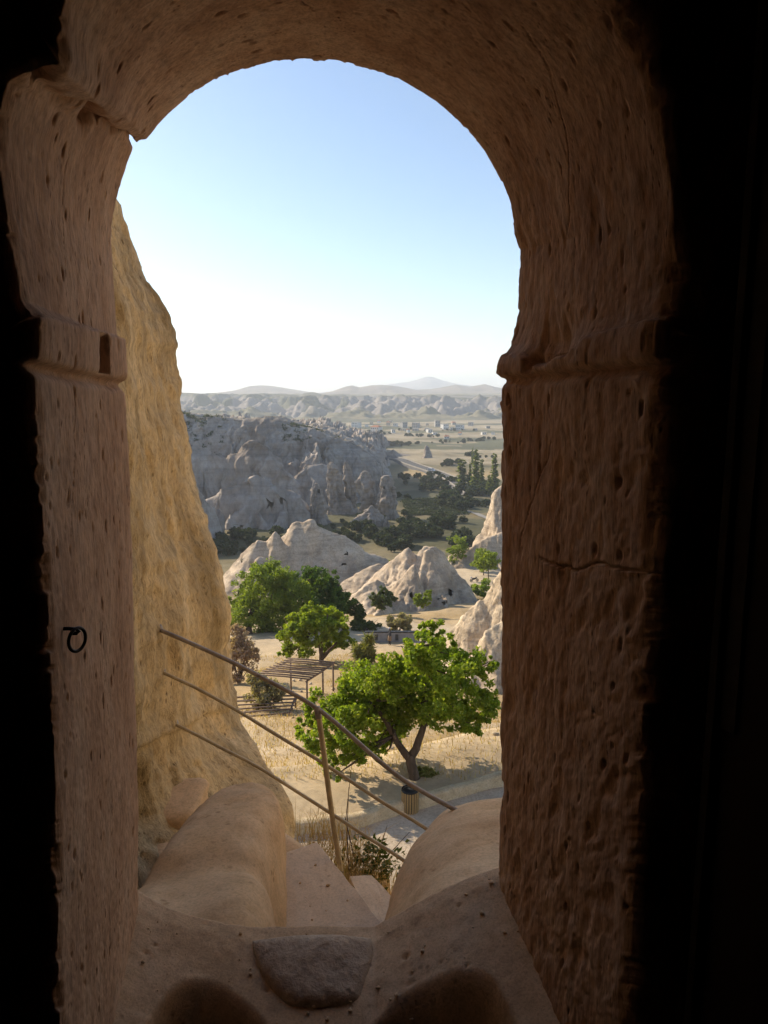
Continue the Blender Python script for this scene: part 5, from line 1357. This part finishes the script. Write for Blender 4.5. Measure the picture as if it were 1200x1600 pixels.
regions = [(625, 700, 745, 762, 16, 1.0, 'dark bush on the slope below the valley road'), (660, 760, 752, 775, 26, 1.2, 'dark bush in the hedge in front of the poplars'),
           (690, 770, 770, 800, 26, 1.2, 'dark bush beside the pale orchard track'), (540, 620, 815, 845, 18, 0.75, 'dark bush at the foot of the fairy chimneys'),
           (620, 730, 812, 842, 30, 0.9, 'dark bush in the hollow behind the craggy pale rock'), (590, 640, 840, 862, 14, 0.8, 'dark bush in the gap behind the two pale rocks'),
           (640, 720, 785, 800, 10, 0.7, 'dark bush standing among the vine rows'), (700, 735, 840, 858, 10, 0.8, 'dark bush just beyond the small parking place'),
           (330, 375, 838, 868, 16, 0.8, 'dark bush at the cliff foot beside the golden rock edge'), (375, 500, 836, 866, 34, 0.75, 'dark bush between the grey cliff and the tent-shaped rock'),
           (500, 560, 838, 852, 12, 0.6, 'dark bush behind the right shoulder of the tent-shaped rock'), (480, 545, 812, 835, 10, 0.6, 'dark bush below the windowed rock cone'), (600, 645, 765, 815, 10, 0.7, 'dark bush beside the rounded column rock')]
for (a, b2, c, e, n, s0, lab) in regions:
    for _ in range(n):
        px, py = g.uniform(a, b2), g.uniform(c, e)
        P = G(px, py, 175)
        place('valley_bush', lab, 'bush', 'dark bushes of the valley bottom', bush_me[g.integers(0, 4)], btr_me, P, s0 * g.uniform(0.6, 1.35), g.uniform(0, 6))
LN = [((560, 676, 680, 683), 'small hazy tree in the line below the left half of the town'), ((620, 680, 775, 686), 'small hazy tree in the line below the right half of the town'), ((640, 694, 775, 688), 'small hazy tree in the middle of the pale fields'),
      ((690, 728, 720, 722), 'small tree beside the rock spike in the fields'), ((560, 690, 640, 697), 'small hazy tree in the fields above the road'), ((730, 712, 775, 716), 'small tree in the field behind the poplars'), ((600, 671, 740, 674), 'small hazy tree between the houses of the far town')]
for _ in range(150):
    ln_, flab = LN[int(g.integers(0, 7))]
    q_ = g.random(); px, py = ln_[0] + (ln_[2] - ln_[0]) * q_ + g.normal() * 2, ln_[1] + (ln_[3] - ln_[1]) * q_ + g.normal() * 1.0
    P = G(px, py, 500)
    place('field_tree', flab, 'tree', 'trees of the far fields', bush_me[g.integers(0, 4)], btr_me, P, 0.45 + 0.9 * g.random() ** 2, g.uniform(0, 6))
# scrub clinging to the cliff, one mass
deps = bpy.context.evaluated_depsgraph_get()
def drop_on(obj, x, y):
    ok, loc, nr, idx = obj.ray_cast(Vector((x - obj.location.x, y - obj.location.y, 500)), Vector((0, 0, -1)))
    return (np.array(loc) + np.array(obj.location), np.array(nr)) if ok else (None, None)
deps.update()
pts = []
for _ in range(4200):
    x_, y_ = g.uniform(-130, 5), g.uniform(215, 395)
    L_, nr = drop_on(cl, x_, y_)
    if L_ is not None and nr[2] > 0.62 and noise(x_ * 0.045, y_ * 0.045, 0, 77) > 0.42: pts.append(L_)
C = np.concatenate([p + g.normal(size=(26, 3)) * [0.8, 0.8, 0.45] + [0, 0, 0.5] for p in pts])
V, F = leaf_cloud(C, 0.5, 931, 1.5)
o = add('scrub', V, F, M['leaf_valley'], smooth=False); tag(o, 'low dark scrub clinging to the terraces of the grey cliff', kind='stuff')
# vine rows of the orchard, one mass
pts = []
for row in range(11):
    a = G(628 + row * 1.0, 783 + row * 2.3, 200); b_ = G(712 + row * 2.0, 779 + row * 2.5, 200)
    for q in np.linspace(0, 1, 60):
        P = a * (1 - q) + b_ * q; P[2] = H(P[0], P[1]) + 0.5; pts.append(P)
C = np.concatenate([p + g.normal(size=(16, 3)) * [0.45, 0.45, 0.3] for p in pts])
V, F = leaf_cloud(C, 0.45, 932, 1.5)
o = add('vine_rows', V, F, M['leaf_valley'], smooth=False); tag(o, 'rows of low vines in the valley orchard', kind='stuff')
# pale track and low wall beside the orchard
tk = np.array([G(a, b, 200) for a, b in [(714, 785), (717, 793), (724, 797), (735, 801), (750, 806), (765, 812)]]); tk[:, 2] += 0.35
q = np.linspace(0, 1, 30); t = np.linspace(0, 1, len(tk)); TC = smooth_open(np.stack([np.interp(q, t, tk[:, k]) for k in range(3)], 1), 3)
TC[:, 2] = H(TC[:, 0], TC[:, 1]) + 0.3
V = np.stack([TC + [-1.6, 0.6, 0], TC + [1.6, -0.6, 0]], 1)
o = add('track', V.reshape(-1, 3), grid_faces(30, 2)[:, ::-1].copy(), M['concrete']); tag(o, 'pale narrow track bordering the orchard', kind='structure')

# dry grass and weeds near the steps and on the slope
def blades(P, h, w, seed, lean=0.45):
    gg = np.random.default_rng(seed); n = len(P)
    a = gg.uniform(0, 2 * math.pi, n); L_ = h * gg.uniform(0.45, 1.25, n)
    dirv = np.stack([np.cos(a), np.sin(a), np.zeros(n)], 1); side = np.stack([-np.sin(a), np.cos(a), np.zeros(n)], 1)
    ln = (lean * gg.random(n))[:, None]
    m1 = P + dirv * (L_[:, None] * ln * 0.4) + np.array([0, 0, 1]) * (L_ * 0.55)[:, None]
    tp_ = P + dirv * (L_[:, None] * ln * 1.3) + np.array([0, 0, 1]) * (L_ * (1 - 0.35 * ln[:, 0]))[:, None]
    V = np.stack([P - side * w, P + side * w, m1 + side * w * 0.7, m1 - side * w * 0.7, tp_], 1).reshape(-1, 3)
    base = np.arange(n)[:, None] * 5
    F = np.concatenate([base + [0, 1, 2, 3]], 0)
    F2 = base + [3, 2, 4]
    return V, [tuple(map(int, f)) for f in F] + [tuple(map(int, f)) for f in F2]
# weed tuft hanging over the slab edge
wb = PD(560, 1372, 4.3)
tuft = empty('weed_tuft', wb); tag(tuft, 'dry straw-coloured weed tuft growing beside the handrail post', 'weed')
P = []
for (px, py, dd, sp, n) in [(545, 1360, 4.3, 0.10, 300), (575, 1380, 4.25, 0.10, 260), (520, 1325, 4.5, 0.10, 260), (495, 1306, 4.6, 0.09, 160), (560, 1345, 4.6, 0.12, 200), (600, 1400, 4.2, 0.06, 80)]:
    c = PD(px, py, dd); P.append(c + g.normal(size=(n, 3)) * [sp, sp, 0.04] - [0, 0, 0.05])
P = np.concatenate(P)
V, F = blades(P - wb, 0.20, 0.0018, 941, 1.1)
add('stalks', V, F, M['grass_dry'], tuft, smooth=False)
C = np.concatenate([PD(px, py, dd) + g.normal(size=(n, 3)) * 0.05 for (px, py, dd, n) in [(575, 1330, 4.35, 60), (595, 1345, 4.3, 50), (610, 1360, 4.25, 40), (560, 1350, 4.4, 50), (585, 1365, 4.3, 50), (600, 1330, 4.4, 24)]])
V, F = leaf_cloud(C - wb, 0.022, 942, 2.0); add('leaves', V, F, M['leaf_shrub'], tuft, smooth=False)
mbt = MB()
for (pa, pb2) in [((560, 1370), (550, 1190)), ((545, 1360), (545, 1230)), ((575, 1375), (605, 1290)), ((565, 1370), (640, 1300)), ((580, 1380), (620, 1350))]:
    a, b_ = PD(pa[0], pa[1], 4.35), PD(pb2[0], pb2[1], 4.4); m_ = (a + b_) / 2 + g.normal(size=3) * 0.03
    mbt.tube(np.array([a, m_, b_]) - wb, [0.004, 0.003, 0.0015], 5)
mbt.build('dry_stems', M['bark'], tuft, True)
# ledge under the tuft
o, _ = blob_rock('rock_lump', 'brown rock knob under the weed tuft below the slab', PD(548, 1440, 4.35), (0.55, 0.5, 0.5), 951, M['boulder'], 'rock', 0.2)

# dry grass over the sunlit slope
n = 42000
gx = g.uniform(-16, 14, n); gy = g.uniform(22.5, 62, n)
keep = fbm(gx * 0.16, gy * 0.16, 0, 3, 952) > (0.0 + 0.2 * (gy > 36))
gx, gy = gx[keep], gy[keep]
gye = np.interp(gx, kx, ky); gh = H(gx, gy)
gz = np.where((gy > gye + 0.33) & (gy < gye + 4.2), np.maximum(gh + 0.01, PZ_ + 0.27 * (1 - sstep(2.5, 5.0, gy - gye))), gh)
V, F = blades(np.stack([gx, gy, gz - 0.02], 1), 0.26, 0.014, 953, 0.9)
o = add('grass', V, F, M['grass_dry'], smooth=False); tag(o, 'dry straw grass scattered over the sunlit slope', kind='stuff')
# loose pale stones strewn on the slope
st_me = []
for k in range(3):
    oo, Vv_ = blob_rock('stone', None, (0, 0, 0), (1, 0.8, 0.55), 960 + k, M['tuff_near'], rough=0.35, n=10, m=7)
    st_me.append(oo.data); bpy.data.objects.remove(oo)
sv, sf, cnt = [], [], 0
me0 = [(np.array([v.co[:] for v in m.vertices]), [tuple(p.vertices) for p in m.polygons]) for m in st_me]
for _ in range(420):
    x_, y_ = g.uniform(-14, 12), g.uniform(23.5, 60); z_ = ground_z(x_, y_)
    v0, f0 = me0[g.integers(0, 3)]; s_k = 0.05 + 0.22 * g.random() ** 3
    a = g.uniform(0, 6.3); R_ = np.array([[math.cos(a), -math.sin(a), 0], [math.sin(a), math.cos(a), 0], [0, 0, 1]])
    sv.append((v0 @ R_.T) * s_k + [x_, y_, z_ - 0.1 * s_k]); sf += [tuple(i + cnt for i in f) for f in f0]; cnt += len(v0)
o = add('rubble', np.concatenate(sv), sf, M['tuff_near']); tag(o, 'small pale loose stones strewn on the slope', kind='stuff')

# grit and crumbs on the sill and the step
sv, sf, cnt = [], [], 0
sx_, sy_ = np.linspace(-0.80, 0.62, 230), np.concatenate([np.linspace(0.9, 1.40, 20), np.linspace(1.405, 2.15, 150)])
SZ = np.array([v.co[2] for v in sill.data.vertices]).reshape(230, 170)
for q_ in range(170):
    if q_ < 150:
        x_, y_ = g.uniform(-0.62, 0.42), g.uniform(1.5, 1.76)
        z_ = SZ[int(np.argmin(np.abs(sx_ - x_))), int(np.argmin(np.abs(sy_ - y_)))]
        s_k = 0.001 + 0.006 * g.random() ** 6
    else:
        p_ = PZ(g.uniform(440, 560), g.uniform(1350, 1455), 2.40); x_, y_, z_ = p_
        if p_[0] > -0.36 + (3.67 - p_[1]) * 0.58 - 0.03: continue
        s_k = 0.002 + 0.008 * g.random() ** 4
    v0, f0 = me0[int(g.integers(0, 3))]
    a = g.uniform(0, 6.3); R_ = np.array([[math.cos(a), -math.sin(a), 0], [math.sin(a), math.cos(a), 0], [0, 0, 1]])
    sv.append((v0 @ R_.T) * s_k * 2 + [x_, y_, z_ + 0.2 * s_k]); sf += [tuple(i + cnt for i in f) for f in f0]; cnt += len(v0)
o = add('gravel', np.concatenate(sv), sf, M['boulder']); tag(o, 'grit and crumbs of stone on the door sill and step', kind='stuff')

# ------------------------------------------------------------------ haze over the valley
hz = MB().box((0, 3500, 90), (26000, 22000, 340)).build('haze', None)
hm = bpy.data.materials.new('thin_haze'); hm.use_nodes = True
nt = hm.node_tree; nt.nodes.clear()
out = nt.nodes.new('ShaderNodeOutputMaterial'); pv = nt.nodes.new('ShaderNodeVolumePrincipled')
pv.inputs['Color'].default_value = (0.82, 0.90, 1.0, 1)
pv.inputs['Density'].default_value = 0.00016
pv.inputs['Anisotropy'].default_value = 0.2
nt.links.new(pv.outputs[0], out.inputs['Volume'])
hz.data.materials.append(hm)
tag(hz, 'thin pale haze filling the valley air', kind='stuff')
